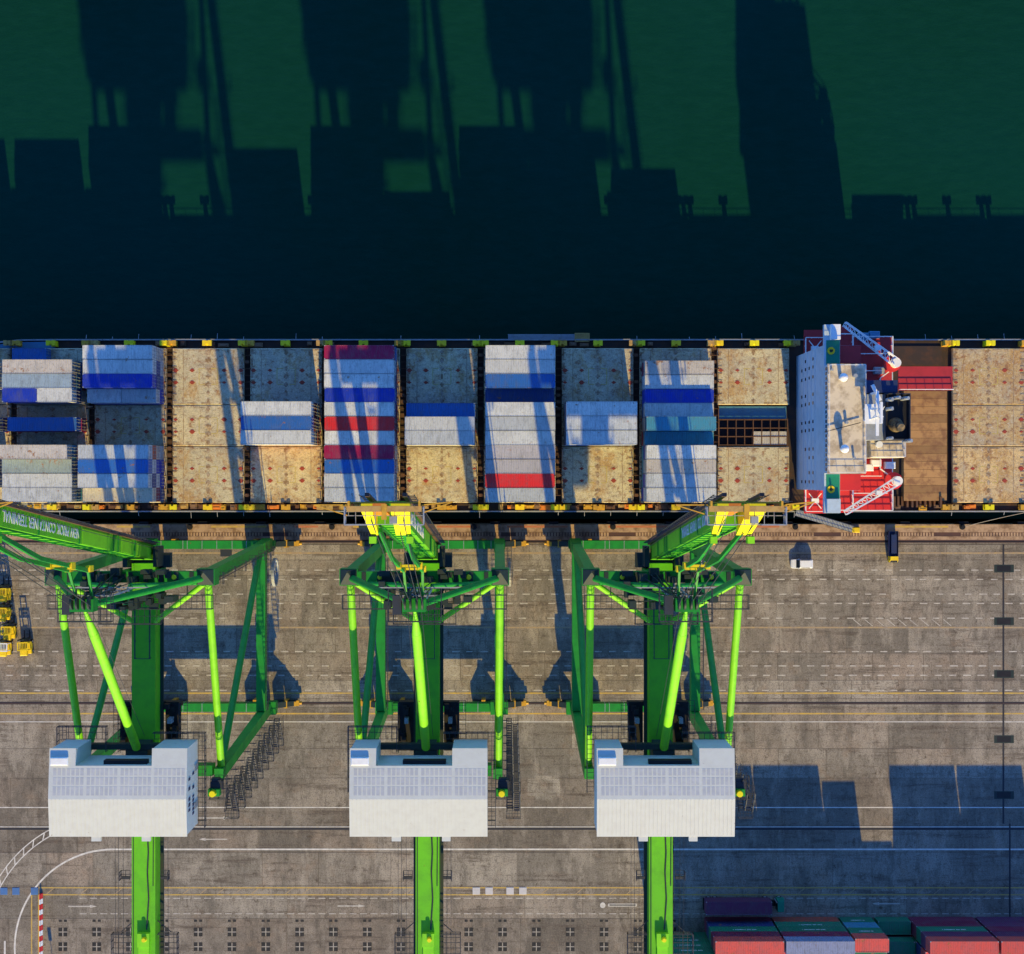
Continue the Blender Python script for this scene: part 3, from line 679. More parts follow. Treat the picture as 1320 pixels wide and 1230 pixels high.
# deck behind the casing
sp(B(PX(1158, 12), PX(1228, 12), PY(503, 12), PY(472.5, 12), 11.6, 12.0), 'raised_walkway', 'red_deck')
sp(MB().rail([(PX(1159, 12), PY(502.5, 12), 12), (PX(1227, 12), PY(502.5, 12), 12)], 1.0, 1.5, .1), 'walkway_rail', 'white')
for i in range(14):
    y1_ = PY(504, 9)-(PY(504, 9)-PY(646, 9))*i/14; y0_ = PY(504, 9)-(PY(504, 9)-PY(646, 9))*(i+1)/14
    sp(B(PX(1166, 9), PX(1221.5, 9), y0_+.04, y1_, ZD-.3, ZH+.012*random.random()), 'deck_plank', 'timber')
sp(B(PX(1154, 9), PX(1218, 9), PY(470, 9), PY(445, 9), ZD-.34, ZD-.1), 'mooring_recess', 'deck')
m = MB()
for i in range(12): xx = PX(1152+i*6, 9); m.box(xx, xx+.35, PY(652, 9)-.3, PY(640, 9), ZD-.3, ZD+random.uniform(.4, 1.6))
sp(m, 'aft_fittings', 'rust_frame')
# ------------------------------------------------------------------ containers on the ship
ORD = ['zeroth', 'first', 'second', 'third', 'fourth', 'fifth', 'sixth', 'seventh', 'eighth', 'ninth', 'tenth', 'eleventh']
TH = 2.594
W_, A_ = 'white', 'beige'
deckload = {   # bay: {row from the far side: (colour(s), tiers)}
 0: {1: ('rusty red', 3), 2: ('white', 2), 5: ('grey blue', 2), 8: ('rusty red', 3), 9: ('light grey', 2)},
 1: {1: ('beige', 3), 2: ('grey blue', 3), 3: (('royal blue', 'white'), 3), 5: ('blue', 2), 7: ('beige', 4), 8: ('teal grey', 3), 9: ('light grey', 3), 10: ('light grey', 3)},
 2: {0: ('white', 3), 1: ('white', 3), 2: ('royal blue', 3), 3: (('light grey', 'light grey'), 2), 7: ('light grey', 4), 8: ('blue', 4), 9: ('white', 4), 10: ('cream', 3)},
 4: {4: ('white', 4), 5: ('blue', 4), 6: ('white', 4)},
 5: {0: ('crimson', 3), 1: (W_, 3), 2: (W_, 3), 3: ('royal blue', 3), 4: ((W_, W_), 3), 5: ('bright red', 3), 6: ((W_, W_), 3), 7: ('crimson', 3), 8: ('blue', 3), 9: (W_, 3), 10: ('light grey', 3)},
 6: {4: ('blue', 2), 5: (W_, 3), 6: ('light grey', 3)},
 7: {0: (W_, 3), 1: ('white', 3), 2: ('blue', 3), 3: ('dark blue', 2), 4: (W_, 3), 5: ('light grey', 3), 6: (W_, 3), 7: ('lilac grey', 3), 8: ('lilac grey', 3), 9: ('bright red', 3), 10: ('light grey', 3)},
 8: {4: (W_, 4), 5: ('light grey', 4), 6: ('light grey', 4)},
 9: {1: ('beige', 2), 2: (W_, 2), 3: ('royal blue', 2), 4: (W_, 2), 5: ('teal blue', 3), 6: ('teal blue', 2), 7: (W_, 3), 8: ('beige', 3), 9: ('light grey', 3), 10: (W_, 3)},
}
pool = ['white', 'light grey', 'blue', 'royal blue', 'rusty red', 'maroon', 'grey blue', 'teal blue', 'beige', 'dark blue', 'crimson']
baylab = {b: f'{ORD[11-b]} bay ahead of bridge' for b in range(0, 11)}
def tier_word(t, n): return 'top' if t == n-1 else ('lowest' if t == 0 else ORD[t+1])
used = set()
for b, rows in deckload.items():
    for r, (cl, n) in rows.items():
        for t in range(n):
            cc = cl if t == n-1 else random.choice(pool)
            z = ZH + .065 + t*TH; y = SC + (5-r)*2.5 + random.uniform(-.02, .02); x = bayx(b) + random.uniform(-.06, .06)
            rowl = f'{ORD[11-r]} row from quay'
            if isinstance(cc, tuple):
                for i, c1 in enumerate(cc):
                    container(c1, 20, (x+(-3.06 if i == 0 else 3.06), y, z), f'{c1} short {"forward" if i == 0 else "aft"} container, {tier_word(t,n)} tier, {rowl}, {baylab[b]}', 'containers stacked on the ship')
            else:
                container(cc, 40, (x, y, z), f'{cc} container, {tier_word(t,n)} tier, {rowl}, {baylab[b]}', 'containers stacked on the ship')
container('blue', 20, (PX(38, 11), SC+12.5, ZH+.065), 'small blue container alone beside the far rail, first row of the bow bay', 'containers stacked on the ship')
container('beige', 20, (xo+3.0, y0+1.45, ZD-.29-TH*.5), 'beige short container sunk in the open hold before the bridge', 'containers stacked on the ship')

# ------------------------------------------------------------------ ship to shore cranes
paint('letter', (.55,.58,.55), .6, .4, (.3,.4,.28), 1.0)
YW, YL = -12.4, -42.2
def text_mesh(s, size, name):
    cu = bpy.data.curves.new(name, 'FONT'); cu.body = s; cu.size = size; cu.extrude = .015; cu.resolution_u = 2; cu.offset = .025
    o = bpy.data.objects.new(name, cu); col.objects.link(o); dg = bpy.context.evaluated_depsgraph_get(); dg.update()
    m = bpy.data.meshes.new_from_object(o.evaluated_get(dg)); m.name = name
    bpy.data.objects.remove(o); return m
def build_crane():
    root = empty('ship_to_shore_crane', (0, -27.3, 0)); OFF = Vector((0, 27.3, 0))
    def pt(mb, name, mn, parent=None):
        me = mb.mesh(name)
        if parent is None: me.transform(Matrix.Translation(OFF))
        else: me.transform(Matrix.Translation(OFF))
        me.materials.append(M[mn]); o = bpy.data.objects.new(name, me); col.objects.link(o); o.parent = parent or root; return o
    # bogies, sill beams
    for yr in (YW, YL):
        for s in (-1, 1):
            m = MB()
            for k_ in (-2.6, 2.6):
                c = s*10.3+k_
                m.hexa([(c-2.1, yr-.45, 1.6), (c+2.1, yr-.45, 1.6), (c+2.1, yr+.45, 1.6), (c-2.1, yr+.45, 1.6)], [(c-.6, yr-.45, 2.8), (c+.6, yr-.45, 2.8), (c+.6, yr+.45, 2.8), (c-.6, yr+.45, 2.8)])
                for k2 in (-1.25, 1.25): m.box(c+k2-1.0, c+k2+1.0, yr-.55, yr+.55, .45, 1.55)
            m.hexa([(s*10.3-3.2, yr-.5, 2.8), (s*10.3+3.2, yr-.5, 2.8), (s*10.3+3.2, yr+.5, 2.8), (s*10.3-3.2, yr+.5, 2.8)], [(s*10.3-1, yr-.5, 4), (s*10.3+1, yr-.5, 4), (s*10.3+1, yr+.5, 4), (s*10.3-1, yr+.5, 4)])
            bg_ = pt(m, 'bogie', 'crane_dark')
            q = MB()
            for k_ in (-2.6, 2.6):
                for k2 in (-1.75, -.75, .75, 1.75): q.tube((s*10.3+k_+k2, yr-.2, .42), (s*10.3+k_+k2, yr+.2, .42), .40, n=12)
            pt(q, 'wheels', 'rail_steel', bg_)
            q = MB().box(*sorted((s*14.95, s*15.5)), yr-.5, yr+.5, .5, 1.6).tube((s*15.5, yr, 1.05), (s*15.95, yr, 1.05), .3, n=10).box(*sorted((s*13.4, s*15.0)), yr-.5, yr+.35, 1.62, 1.9)
            pt(q, 'buffer', 'gold', bg_)
            pt(MB().box(*sorted((s*7.2, s*7.9)), yr-.9, yr+.9, .3, 3.2).box(*sorted((s*12.9, s*13.5)), yr-.7, yr+.7, .3, 2.9), 'motor_guard', 'gold', bg_)
        sb = pt(MB().box(-11.6, 11.6, yr-.75, yr+.75, 4.0, 6.2), 'sill_beam', 'crane')
        for u in (-9, -5, -4.2, -1.5, 1.2, 4, 6.6, 9): pt(B(u-.05, u+.05, yr-.77, yr+.77, 4.0, 6.22), 'beam_joint', 'galv', sb)
    # legs
    for s in (-1, 1):
        wl_ = pt(MB().beam((s*10.5, YW, 6.2), (s*10.6, YW-.2, 14), 1.9, 2.4, 1.7, 1.8, up=(0,1,0)).beam((s*10.6, YW-.2, 14), (s*10.9, -14.3, 56.5), 1.5, 1.7, up=(0,1,0)), 'leg', 'crane')
        kn = MB().hexa([(s*10.9-1.3, -15.6, 54.2), (s*10.9+1.3, -15.6, 54.2), (s*10.9+1.3, -13.2, 54.2), (s*10.9-1.3, -13.2, 54.2)], [(s*10.9-1.3, -15.6, 57.2), (s*10.9+1.3, -15.6, 57.2), (s*10.9+1.3, -13.2, 57.2), (s*10.9-1.3, -13.2, 57.2)])
        pt(kn, 'knee_joint', 'crane', wl_)
        pt(MB().hexa([(s*10.9-1.2, -15.5, 57.21), (s*10.9+1.2, -15.5, 57.21), (s*10.9+1.2, -13.3, 57.21), (s*10.9-1.2, -13.3, 57.21)], [(s*10.9-.1, -13.7, 58.6), (s*10.9+.1, -13.7, 58.6), (s*10.9+.1, -13.4, 58.6), (s*10.9-.1, -13.4, 58.6)]), 'knee_cap', 'crane_dark', wl_)
        q = MB()
        for zz in (20, 30, 40, 50): q.box(s*10.75-.83, s*10.75+.83, YW-1.1-(zz-20)*.045-.95, YW-1.1-(zz-20)*.045+.95, zz, zz+.12)
        ll = pt(MB().beam((s*10.5, YL, 6.2), (s*10.5, YL-2.9, 46.6), 1.5, 1.9, 1.4, 1.6, up=(0,1,0)), 'leg', 'crane')
        pt(MB().box(s*10.5-1.6, s*10.5+1.6, YL-1.15, YL+1.15, 4.9, 7.0), 'leg_foot', 'crane', ll)
        pt(MB().box(s*10.55-.8, s*10.55+.8, YL+.6, YW-1.0, 11.2, 13.2), 'side_beam', 'crane')
        m = MB().rail([(s*10.55+1.3, YL+1, 13.0), (s*10.55+1.3, YW-2, 13.0)], 1.1, 1.5, .06).grid(s*10.55+.82, s*10.55+1.35, YL+1, YW-2, 12.99, .7, .05)
        pt(m, 'side_walkway', 'rail_metal')
        # braces
        pt(MB().tube((s*10.85, -15.0, 55.4), (s*10.55, -44.2, 45.2), .56, .56, 16), 'upper_brace', 'crane_lime')
        pt(MB().tube((s*10.6, -13.8, 14.6), (s*10.5, -43.6, 44.4), .56, .56, 16), 'diagonal_brace', 'crane')
        pt(MB().tube((s*10.3, -15.4, 54.6), (s*1.6, -21.6, 49.6), .40, .40, 12), 'girder_strut', 'crane_lime')
        pt(MB().box(s*2.3-.25, s*2.3+.25, -15.2, -13.7, 46.8, 55.0), 'girder_hanger', 'crane')
        pt(MB().tube((s*10.5, -14.5, 57.3), (s*.7, -16.4, 77.2), .50, .42, 14), 'a_frame_leg', 'crane')
        pt(MB().tube((s*9.8, -15.3, 55.8), (s*1.2, -15.3, 61.0), .32, .32, 10), 'portal_strut', 'crane')
    pb = pt(MB().box(-9.6, 9.6, -15.2, -13.6, 55.0, 57.0), 'portal_beam', 'crane')
    m = MB()
    for u in (-6.4, 6.4): m.tube((u, -14.4, 57.0), (u, -14.4, 57.5), .42, .3, 12)
    pt(m, 'beacon', 'yellow_bright', pb)
    m = MB()
    for k_ in range(9): m.box(-9+k_*2.2, -8.4+k_*2.2, -15.15, -13.65, 57.0, 57.25)
    pt(m, 'portal_fittings', 'crane_dark', pb)
    m = MB().grid(-11.8, 11.8, -19.0, -17.0, 56.2, .8, .06).rail([(-11.8, -17, 56.2), (-11.8, -19, 56.2), (11.8, -19, 56.2), (11.8, -17, 56.2)], 1.1, 1.4, .07)
    m.rail([(-11.8, -17.0, 56.2), (11.8, -17.0, 56.2)], 1.1, 1.4, .07)
    for u in (-8, -3, 3, 8): m.bar((u, -15.2, 56.0), (u, -17.2, 56.0), .14)
    m.grid(-4.5, 4.5, -21.2, -19.05, 56.0, .9, .06).rail([(-4.5, -19, 56), (-4.5, -21.2, 56), (4.5, -21.2, 56), (4.5, -19, 56)], 1.1, 1.4, .07)
    pt(m, 'portal_walkway', 'rail_metal')
    pt(MB().box(-9.5, 9.5, -45.4, -43.8, 44.4, 46.7), 'rear_portal_beam', 'crane')
    # girder
    gd = pt(MB().box(-1.75, 1.75, -86, -12.9, 46.8, 50.0), 'girder', 'crane_girder')
    m = MB()
    for s in (-1, 1): m.box(*sorted((s*1.75, s*2.25)), -85.8, -13.0, 46.9, 47.25)
    pt(m, 'trolley_rail', 'crane_dark', gd)
    m = MB().box(-.72, 1.05, -69.9, -67.9, 50.0, 50.8).box(-.62, .95, -73.5, -70.0, 50.0, 50.5)
    pt(m, 'girder_box', 'crane_lime', gd)
    m = MB(); pp = [(.55, -51.5), (.75, -56), (.6, -59), (.8, -63), (.5, -67.5)]
    for a, b in zip(pp[:-1], pp[1:]): m.tube((*a, 50.1), (*b, 50.1), .11, n=8)
    m.tube((1.5, -53, 50.1), (1.45, -61, 50.1), .07, n=6).tube((-1.5, -51, 50.1), (-1.5, -84, 50.1), .07, n=6)
    pt(m, 'cable_run', 'crane_dark', gd)
    m = MB()
    for y_ in (-52.6, -68.7, -77.0): m.tube((.35, y_, 50.0 if y_ > -60 else 50.8), (.35, y_, 51.3), .40, .3, 12)
    pt(m, 'beacon', 'yellow_bright', gd)
    for s in (-1, 1):
        m = MB(); a, b = sorted((s*2.3, s*3.6)); m.grid(a, b, -60.2, -59.0, 49.0, .6, .08).rail([(s*3.6, -60.2, 49), (s*3.6, -59.0, 49)], 1.1, .6, .09).box(a, b, -60.3, -59.9, 48.8, 49.1); pt(m, 'girder_platform', 'rail_metal')
        m = MB(); a, b = sorted((s*2.0, s*4.9)); m.grid(a, b, -74, -68.4, 48.6, .75, .08).rail([(s*2.0, -68.4, 48.6), (s*4.9, -68.4, 48.6), (s*4.9, -74, 48.6)], 1.1, 1.2, .09)
        m.beam((s*1.7, -66.6, 48.6), (s*3.8, -68.4, 48.6), .12, .12); pt(m, 'girder_platform', 'rail_metal')
    m = MB()
    m.rail([(-1.1, -19.4, 50.0), (-1.1, -27, 50.0)], .9, 2.5, .09).rail([(1.1, -19.4, 50.0), (1.1, -27, 50.0)], .9, 2.5, .09)
    for y_ in (-19.4, -27): m.bar((-1.1, y_, 50.9), (1.1, y_, 50.9), .09)
    pt(m, 'girder_railing', 'rail_metal')
    m = MB()
    for u in (-4.4, -3.9, -3.2, 2.9, 3.5): m.tube((u, -52, 49.5), (u, -86, 49.0), .03, n=5)
    pt(m, 'rope', 'rail_metal')
    # apex
    ap = pt(MB().box(-1.5, 1.5, -17.2, -15.6, 76.4, 78.4), 'apex_frame', 'crane')
    m = MB()
    for u in (-1.1, -.4, .4, 1.1): m.tube((u-.12, -16.0, 78.6), (u+.12, -16.0, 78.6), .9, n=16)
    pt(m, 'sheave', 'crane_dark', ap)
    pt(MB().grid(-3.4, 3.4, -18.6, -14.4, 76.2, .8, .07).rail([(-3.4, -14.4, 76.2), (-3.4, -18.6, 76.2), (3.4, -18.6, 76.2), (3.4, -14.4, 76.2)], 1.1, 1.2, .07).box(-2.8, -1.7, -17.6, -15.2, 76.3, 77.6), 'apex_platform', 'rail_metal')
    pt(MB().tube((0, -17.0, 77.2), (0, -20.4, 73.6), .18, .62, 14).tube((0, -20.4, 73.6), (0, -39.6, 53.6), .64, .64, 16), 'backstay', 'crane_lime')
    m = MB()
    for s in (-1, 1): m.tube((s*.9, -16.6, 77.8), (s*1.0, -38.0, 53.0), .035, n=5)
    pt(m, 'rope', 'rail_metal')
    # lower machinery at the hinge
    m = MB().box(-3.6, 3.6, -13.6, -11.4, 47.2, 48.4).box(-2.6, -1.9, -13.3, -10.3, 48.4, 51.8).box(1.9, 2.6, -13.3, -10.3, 48.4, 51.8)
    for k_ in range(44):
        u = random.uniform(-6.5, 6.5); y_ = random.uniform(-19, -13.5); zz = random.uniform(57.0, 60)
        m.box(u-random.uniform(.2,.8), u+random.uniform(.2,.8), y_-random.uniform(.2,.6), y_+random.uniform(.2,.6), 56.6, zz)
    for k_ in range(22):
        m.bar((random.uniform(-5, 5), random.uniform(-18.5, -13.5), random.uniform(56, 58)), (random.uniform(-1.2, 1.2), random.uniform(-17, -15.5), random.uniform(68, 76)), .12)
    pt(m, 'hinge_machinery', 'crane_dark')
    m = MB()
    for k_ in range(8):
        zz = 60+k_*2.1; wd_ = 1-(zz-57)/21.5
        m.bar((-9.5*wd_-.8, -14.7-1.8*(1-wd_), zz), (9.5*wd_+.8, -14.7-1.8*(1-wd_), zz), .16) if k_ in (2, 5) else m.bar((-1.2, -16, zz), (1.2, -16, zz+1.6), .14)
    for u in (-1.3, 1.3): m.bar((u, -15.6, 57), (u, -16.2, 77), .2)
    pt(m, 'ladder_tower', 'galv')
    # trolley parked beneath the girder
    m = MB().box(-4.6, -2.3, -41.6, -34.2, 45.8, 46.3).box(2.3, 4.6, -41.6, -34.2, 45.8, 46.3).box(-4.6, 4.6, -41.6, -40.9, 44.6, 45.78).box(-4.6, 4.6, -34.9, -34.2, 44.6, 45.78)
    for s in (-1, 1):
        for k_ in range(9):
            u = s*random.uniform(2.7, 4.2); y_ = random.uniform(-41, -34.6); m.box(u-.35, u+.35, y_-.4, y_+.4, 46.3, 46.3+random.uniform(.4, 1.6))
    tr = pt(m, 'trolley', 'black')
    for s in (-1, 1): pt(MB().rail([(s*4.62, -34.2, 46.2), (s*4.62, -41.6, 46.2)], 1.1, 1.0, .08).grid(*sorted((s*4.6, s*5.6)), -42, -34, 46.2, .7, .07), 'trolley_walkway', 'rail_metal', tr)
    pt(MB().box(-3.6, -3.0, -37.2, -36.4, 46.31, 48.0).box(3.0, 3.6, -37.2, -36.4, 46.31, 48.0), 'trolley_motor', 'galv', tr)
    # machine house
    xw, xe, ys_, yr_, yc, yn = -10.2, 9.0, -50.6, -45.3, -40.7, -38.4
    zf, ze = 53.8, 60.7; zr = 61.15; zc_ = 60.75; zn = 60.55
    r0, r1 = -6.6, 4.15
    hs = MB()
    def wall(a, b, za, zb): hs.add([(*a, zf), (*b, zf), (*b, zb), (*a, za)], [(0,1,2,3)])
    loop = [((xw, ys_), ze), ((xe, ys_), ze), ((xe, yr_), zr), ((xe, yn), zn), ((r1, yn), zn), ((r1, yc), zc_), ((r0, yc), zc_), ((r0, yn), zn), ((xw, yn), zn), ((xw, yr_), zr)]
    for i in range(len(loop)): a, b = loop[i], loop[(i+1) % len(loop)]; wall(a[0], b[0], a[1]-.06, b[1]-.06)
    hs.add([(x_, y_, zf) for (x_, y_), z_ in loop], [tuple(range(len(loop)-1, -1, -1))])
    mh = pt(hs, 'machine_house', 'house')
    rf = MB(); t = .14; e = .12
    def slab(q): rf.hexa([(x_, y_, z_-t) for x_, y_, z_ in q], q)
    slab([(xw-e, ys_-e, ze-.04), (xe+e, ys_-e, ze-.04), (xe+e, yr_-.002, zr), (xw-e, yr_-.002, zr)])
    south = pt(rf, 'roof_slope', 'house', mh)
    rf = MB()
    slab([(xw-e, yr_, zr), (xe+e, yr_, zr), (xe+e, yc, zc_), (xw-e, yc, zc_)])
    slab([(xw-e, yc+.002, zc_), (r0-.001, yc+.002, zc_), (r0-.001, yn+e, zn), (xw-e, yn+e, zn)]); slab([(r1+.001, yc+.002, zc_), (xe+e, yc+.002, zc_), (xe+e, yn+e, zn), (r1+.001, yn+e, zn)])
    pt(rf, 'roof_slope', 'house', mh)
    sm_ = MB(); sl = (zr-zc_)/(yr_-yc)
    zz = lambda y_: zr + (y_-yr_)*sl
    n = 32
    for gidx in range(4):
        for k_ in range(7):
            u = xw+.5+gidx*4.75+k_*.64
            for (ya, yb) in ((-44.8, -43.6), (-43.35, -42.3), (-42.05, -41.1)): sm_.hexa([(u, ya, zz(ya)), (u+.44, ya, zz(ya)), (u+.44, yb, zz(yb)), (u, yb, zz(yb))], [(u, ya, zz(ya)+.015), (u+.44, ya, zz(ya)+.015), (u+.44, yb, zz(yb)+.015), (u, yb, zz(yb)+.015)])
    tag(pt(sm_, 'roof_light', 'seam', mh), kind='stuff')
    q = MB()
    for k_ in range(33): u = xw+.3+k_*.58; q.hexa([(u, ys_, ze-.04), (u+.07, ys_, ze-.04), (u+.07, yr_-.1, zr-.02), (u, yr_-.1, zr-.02)], [(u, ys_, ze+.02), (u+.07, ys_, ze+.02), (u+.07, yr_-.1, zr+.035), (u, yr_-.1, zr+.035)])
    tag(pt(q, 'roof_seam', 'house', mh), kind='stuff')
    pt(MB().box(-4.4, -3.1, ys_-.8, ys_-e-.002, ze-.6, ze-.1).box(2.7, 3.9, ys_-.8, ys_-e-.002, ze-.6, ze-.1), 'wall_canopy', 'house', mh)
    pt(MB().bev(xw+.1, xw+2.6, -40.6, -39.5, 60.5, 61.05, .1), 'air_conditioner', 'white', mh)
    pt(MB().box(-2.9, 3.2, yc, yc+.55, 58.6, 59.9), 'louver', 'black', mh)
    for k_, y_ in enumerate((-42.2, -47.6)): pt(MB().box(xe+.002, xe+.06, y_-.45, y_+.45, zf+.1, zf+2.2), 'house_door', 'galv', mh)
    q = MB()
    for row_, (z_, seg) in enumerate(((58.9, [(-47.6, -47.2), (-46.9, -46.4), (-46.1, -45.6), (-44.6, -44.1), (-43.2, -42.8)]), (56.6, [(-48.6, -48.2), (-48.0, -47.6), (-47.4, -46.9), (-46.7, -46.3), (-46.1, -45.8), (-44.9, -44.4), (-42.9, -42.5)]))):
        for a, b in seg: q.box(xe+.004, xe+.03, a, b, z_-.55, z_+.55)
    pt(q, 'wall_marking', 'navy', mh)
    m = MB().box(-9.5, 8.5, -49.6, -48.8, 52.4, 53.79).box(-9.5, 8.5, -39.9, -39.1, 52.4, 53.79).box(-1.6, 1.6, -48.7, -40.0, 50.01, 53.7)
    for y_ in (-49.2, -39.5): m.box(-1.4, 1.4, y_-.35, y_+.35, 50.01, 52.38)
    pt(m, 'house_support', 'crane_dark')
    x0, x1 = xw-1.1, xe+1.2; y0, y1 = -51.0, -36.6
    m = MB().grid(xw-1.1, xw-.05, -46, -36.4, 53.7, .7, .06).grid(xw-.6, r0+2.4, yn+.05, -36.4, 53.7, .8, .07).rail([(xw-1.1, -46, 53.7), (xw-1.1, -36.4, 53.7), (r0+2.4, -36.4, 53.7), (r0+2.4, -40, 53.7)], 1.1, 1.1, .08)
    pt(m, 'house_walkway', 'rail_metal')
    m = MB().grid(xe+.05, x1, y0, -37.3, 53.7, .7, .06).grid(r1-1.5, xe+.2, yn+.05, -37.3, 53.7, .8, .07).rail([(x1, y0, 53.7), (x1, -37.3, 53.7), (r1-1.5, -37.3, 53.7)], 1.1, 1.1, .08)
    for y_ in (-50.3, -46, -41.5): m.bar((xe-.5, y_, 53.5), (x1, y_, 53.5), .16)
    pt(m, 'house_walkway', 'rail_metal')
    # stairs beside the landside leg, seen on the far side of the house
    for k_ in range(9):
        z0 = 6.4 + k_*4.9; z1 = z0+4.9; t0 = (z0-6.2)/40.4; yb = YL-2.9*t0-1.6; xs0 = 11.9
        m = MB()
        ya, yb2 = yb-.3, yb-3.6
        for u in (0, .85):
            m.beam((xs0+u, ya, z0), (xs0+u, yb2, z0+2.45), .08, .22); m.beam((xs0+1.0+u, yb2, z0+2.45), (xs0+1.0+u, ya, z1), .08, .22)
        for i in range(9): 
            m.box(xs0, xs0+.85, ya-.367*i-.2, ya-.367*i, z0+.27*i, z0+.27*i+.04); m.box(xs0+1.0, xs0+1.85, yb2+.367*i, yb2+.367*i+.2, z0+2.45+.27*i, z0+2.49+.27*i)
        m.rail([(xs0-.05, ya, z0+.1), (xs0-.05, yb2, z0+2.5)], 1.0, 1.2, .06).rail([(xs0+1.95, yb2, z0+2.5), (xs0+1.95, ya, z1+.1)], 1.0, 1.2, .06)
        m.grid(xs0-.1, xs0+2.0, yb2-1.0, yb2-.05, z0+2.45, .45, .05).grid(xs0-.1, xs0+2.0, ya+.05, ya+1.0, z1-.02, .45, .05)
        m.rail([(xs0-.1, yb2-1.0, z0+2.45), (xs0+2.0, yb2-1.0, z0+2.45)], 1.0, 1.0, .07).rail([(xs0+2.0, yb2-1.0, z0+2.45), (xs0+2.0, ya+1.0, z0+2.45)], 1.0, 1.0, .06)
        m.bar((xs0-.9, ya+.5, z1-.05), (xs0+.2, ya+.5, z1-.05), .14)
        pt(m, 'stair_flight', 'rail_metal')
    m = MB().grid(xe+1.25, 12.8, -47.5, -44.2, 51.2, .6, .07).rail([(xe+1.3, -47.5, 51.2), (12.8, -47.5, 51.2), (12.8, -44.2, 51.2)], 1.1, 1.1, .08)
    for k_ in range(7): m.box(10.4+random.random()*1.8, 11+random.random()*1.8, -46.4+random.random()*1.4, -45.2+random.random(), 51.2, 51.8+random.random())
    lp = pt(m, 'stair_landing', 'rail_metal')
    pt(MB().box(10.3, 12.0, -46.9, -45.9, 51.81, 53.1), 'elevator_head', 'crane', lp); pt(MB().tube((11.1, -46.4, 53.1), (11.1, -46.4, 53.9), .5, .45, 12), 'beacon', 'yellow_bright', lp)
    # cable reel beside the waterside leg
    rl = pt(MB().ring((12.35, -17.2, 9.0), (1,0,0), 2.2, 2.6, .5, 28), 'cable_reel', 'galv')
    q = MB()
    for k_ in range(8): a = math.pi*k_/4; q.bar((12.35, -17.2, 9), (12.35, -17.2+2.3*math.cos(a), 9+2.3*math.sin(a)), .12)
    q.box(11.4, 12.3, -17.6, -16.8, 8.6, 9.4); pt(q, 'reel_spokes', 'galv', rl)
    m = MB()
    for u in (0, .55): m.bar((11.9, -13.2+u, 6.2), (12.1, -15.2+u, 56), .07)
    for k_ in range(60): f = k_/60; m.bar((11.9+.2*f, -13.2-2*f, 6.2+49.8*f), (11.9+.2*f, -12.65-2*f, 6.2+49.8*f), .05)
    for k_ in range(6): zz_ = 12+k_*8.2; y_ = -13.2-2*(zz_-6.2)/49.8; m.grid(11.5, 12.7, y_-.5, y_+1.1, zz_, .5, .05).rail([(12.7, y_-.5, zz_), (12.7, y_+1.1, zz_)], 1.1, .8, .06)
    pt(m, 'leg_ladder', 'rail_metal')
    # raised boom: local frame along a
    hb = Vector((0, -11.3, 50.2)); tp = Vector((0, -2.9, 118.5)); a = (tp-hb).normalized(); X = Vector((1,0,0)); S = a.cross(X).normalized()
    if S.y > 0: S = -S                                       # S = top side of the boom, facing the land
    def bp(l, u, s_): return hb + a*l + X*u + S*s_
    def bbox(m, l0, l1, u0, u1, s0, s1):
        return m.hexa([bp(l0,u0,s0), bp(l0,u1,s0), bp(l0,u1,s1), bp(l0,u0,s1)], [bp(l1,u0,s0), bp(l1,u1,s0), bp(l1,u1,s1), bp(l1,u0,s1)])
    L = (tp-hb).length
    bm_ = pt(bbox(MB(), 0, L-7, -1.6, 1.6, -1.3, 1.05), 'boom', 'crane_girder')
    q = MB()
    for s in (-1, 1): bbox(q, .5, L-1, s*1.62 if s > 0 else -2.05, 2.05 if s > 0 else -1.62, -1.5, -1.15)
    pt(q, 'boom_rail', 'rail_steel', bm_)
    q = MB()
    for s in (-1, 1):
        for l in [i*1.6 for i in range(1, 42)]: bbox(q, l, l+.08, *sorted((s*2.06, s*2.7)), -1.45, -1.35)
        q.beam(bp(1, s*2.7, -1.4), bp(L-2, s*2.7, -1.4), .08, .08); q.beam(bp(1, s*2.7, -.4), bp(L-2, s*2.7, -.4), .06, .06)
    pt(q, 'boom_walkway', 'rail_metal', bm_)
    q = MB()
    for s in (-1, 1): bbox(q, 2.5, 9, *sorted((s*1.605, s*1.66)), -.8, .9); bbox(q, 12, 16.5, *sorted((s*1.605, s*1.66)), -.9, .9); bbox(q, 22, 33, *sorted((s*1.605, s*1.66)), -.9, 1.0)
    pt(q, 'side_panel', 'crane_lime', bm_)
    q = MB()
    for l in (10, 18, 20, 34, 48, 60): pt(bbox(MB(), l, l+.3, -1.7, 1.7, -1.36, 1.1), 'boom_stiffener', 'crane', bm_)
    for u in (-1, 1): bbox(q, 3, 59, u*1.0-.06, u*1.0+.06, 1.05, 1.2)
    for l in range(4, 60, 3): bbox(q, l, l+.12, -1.0, 1.0, 1.05, 1.17)
    pt(q, 'boom_ladder', 'crane', bm_)
    tm = text_mesh('NEW PRIOK CONTAINER TERMINAL', 1.75, 'boom_lettering'); tm.materials.append(M['letter'])
    wx = max(v.co.x for v in tm.vertices); k_ = 24.8/wx
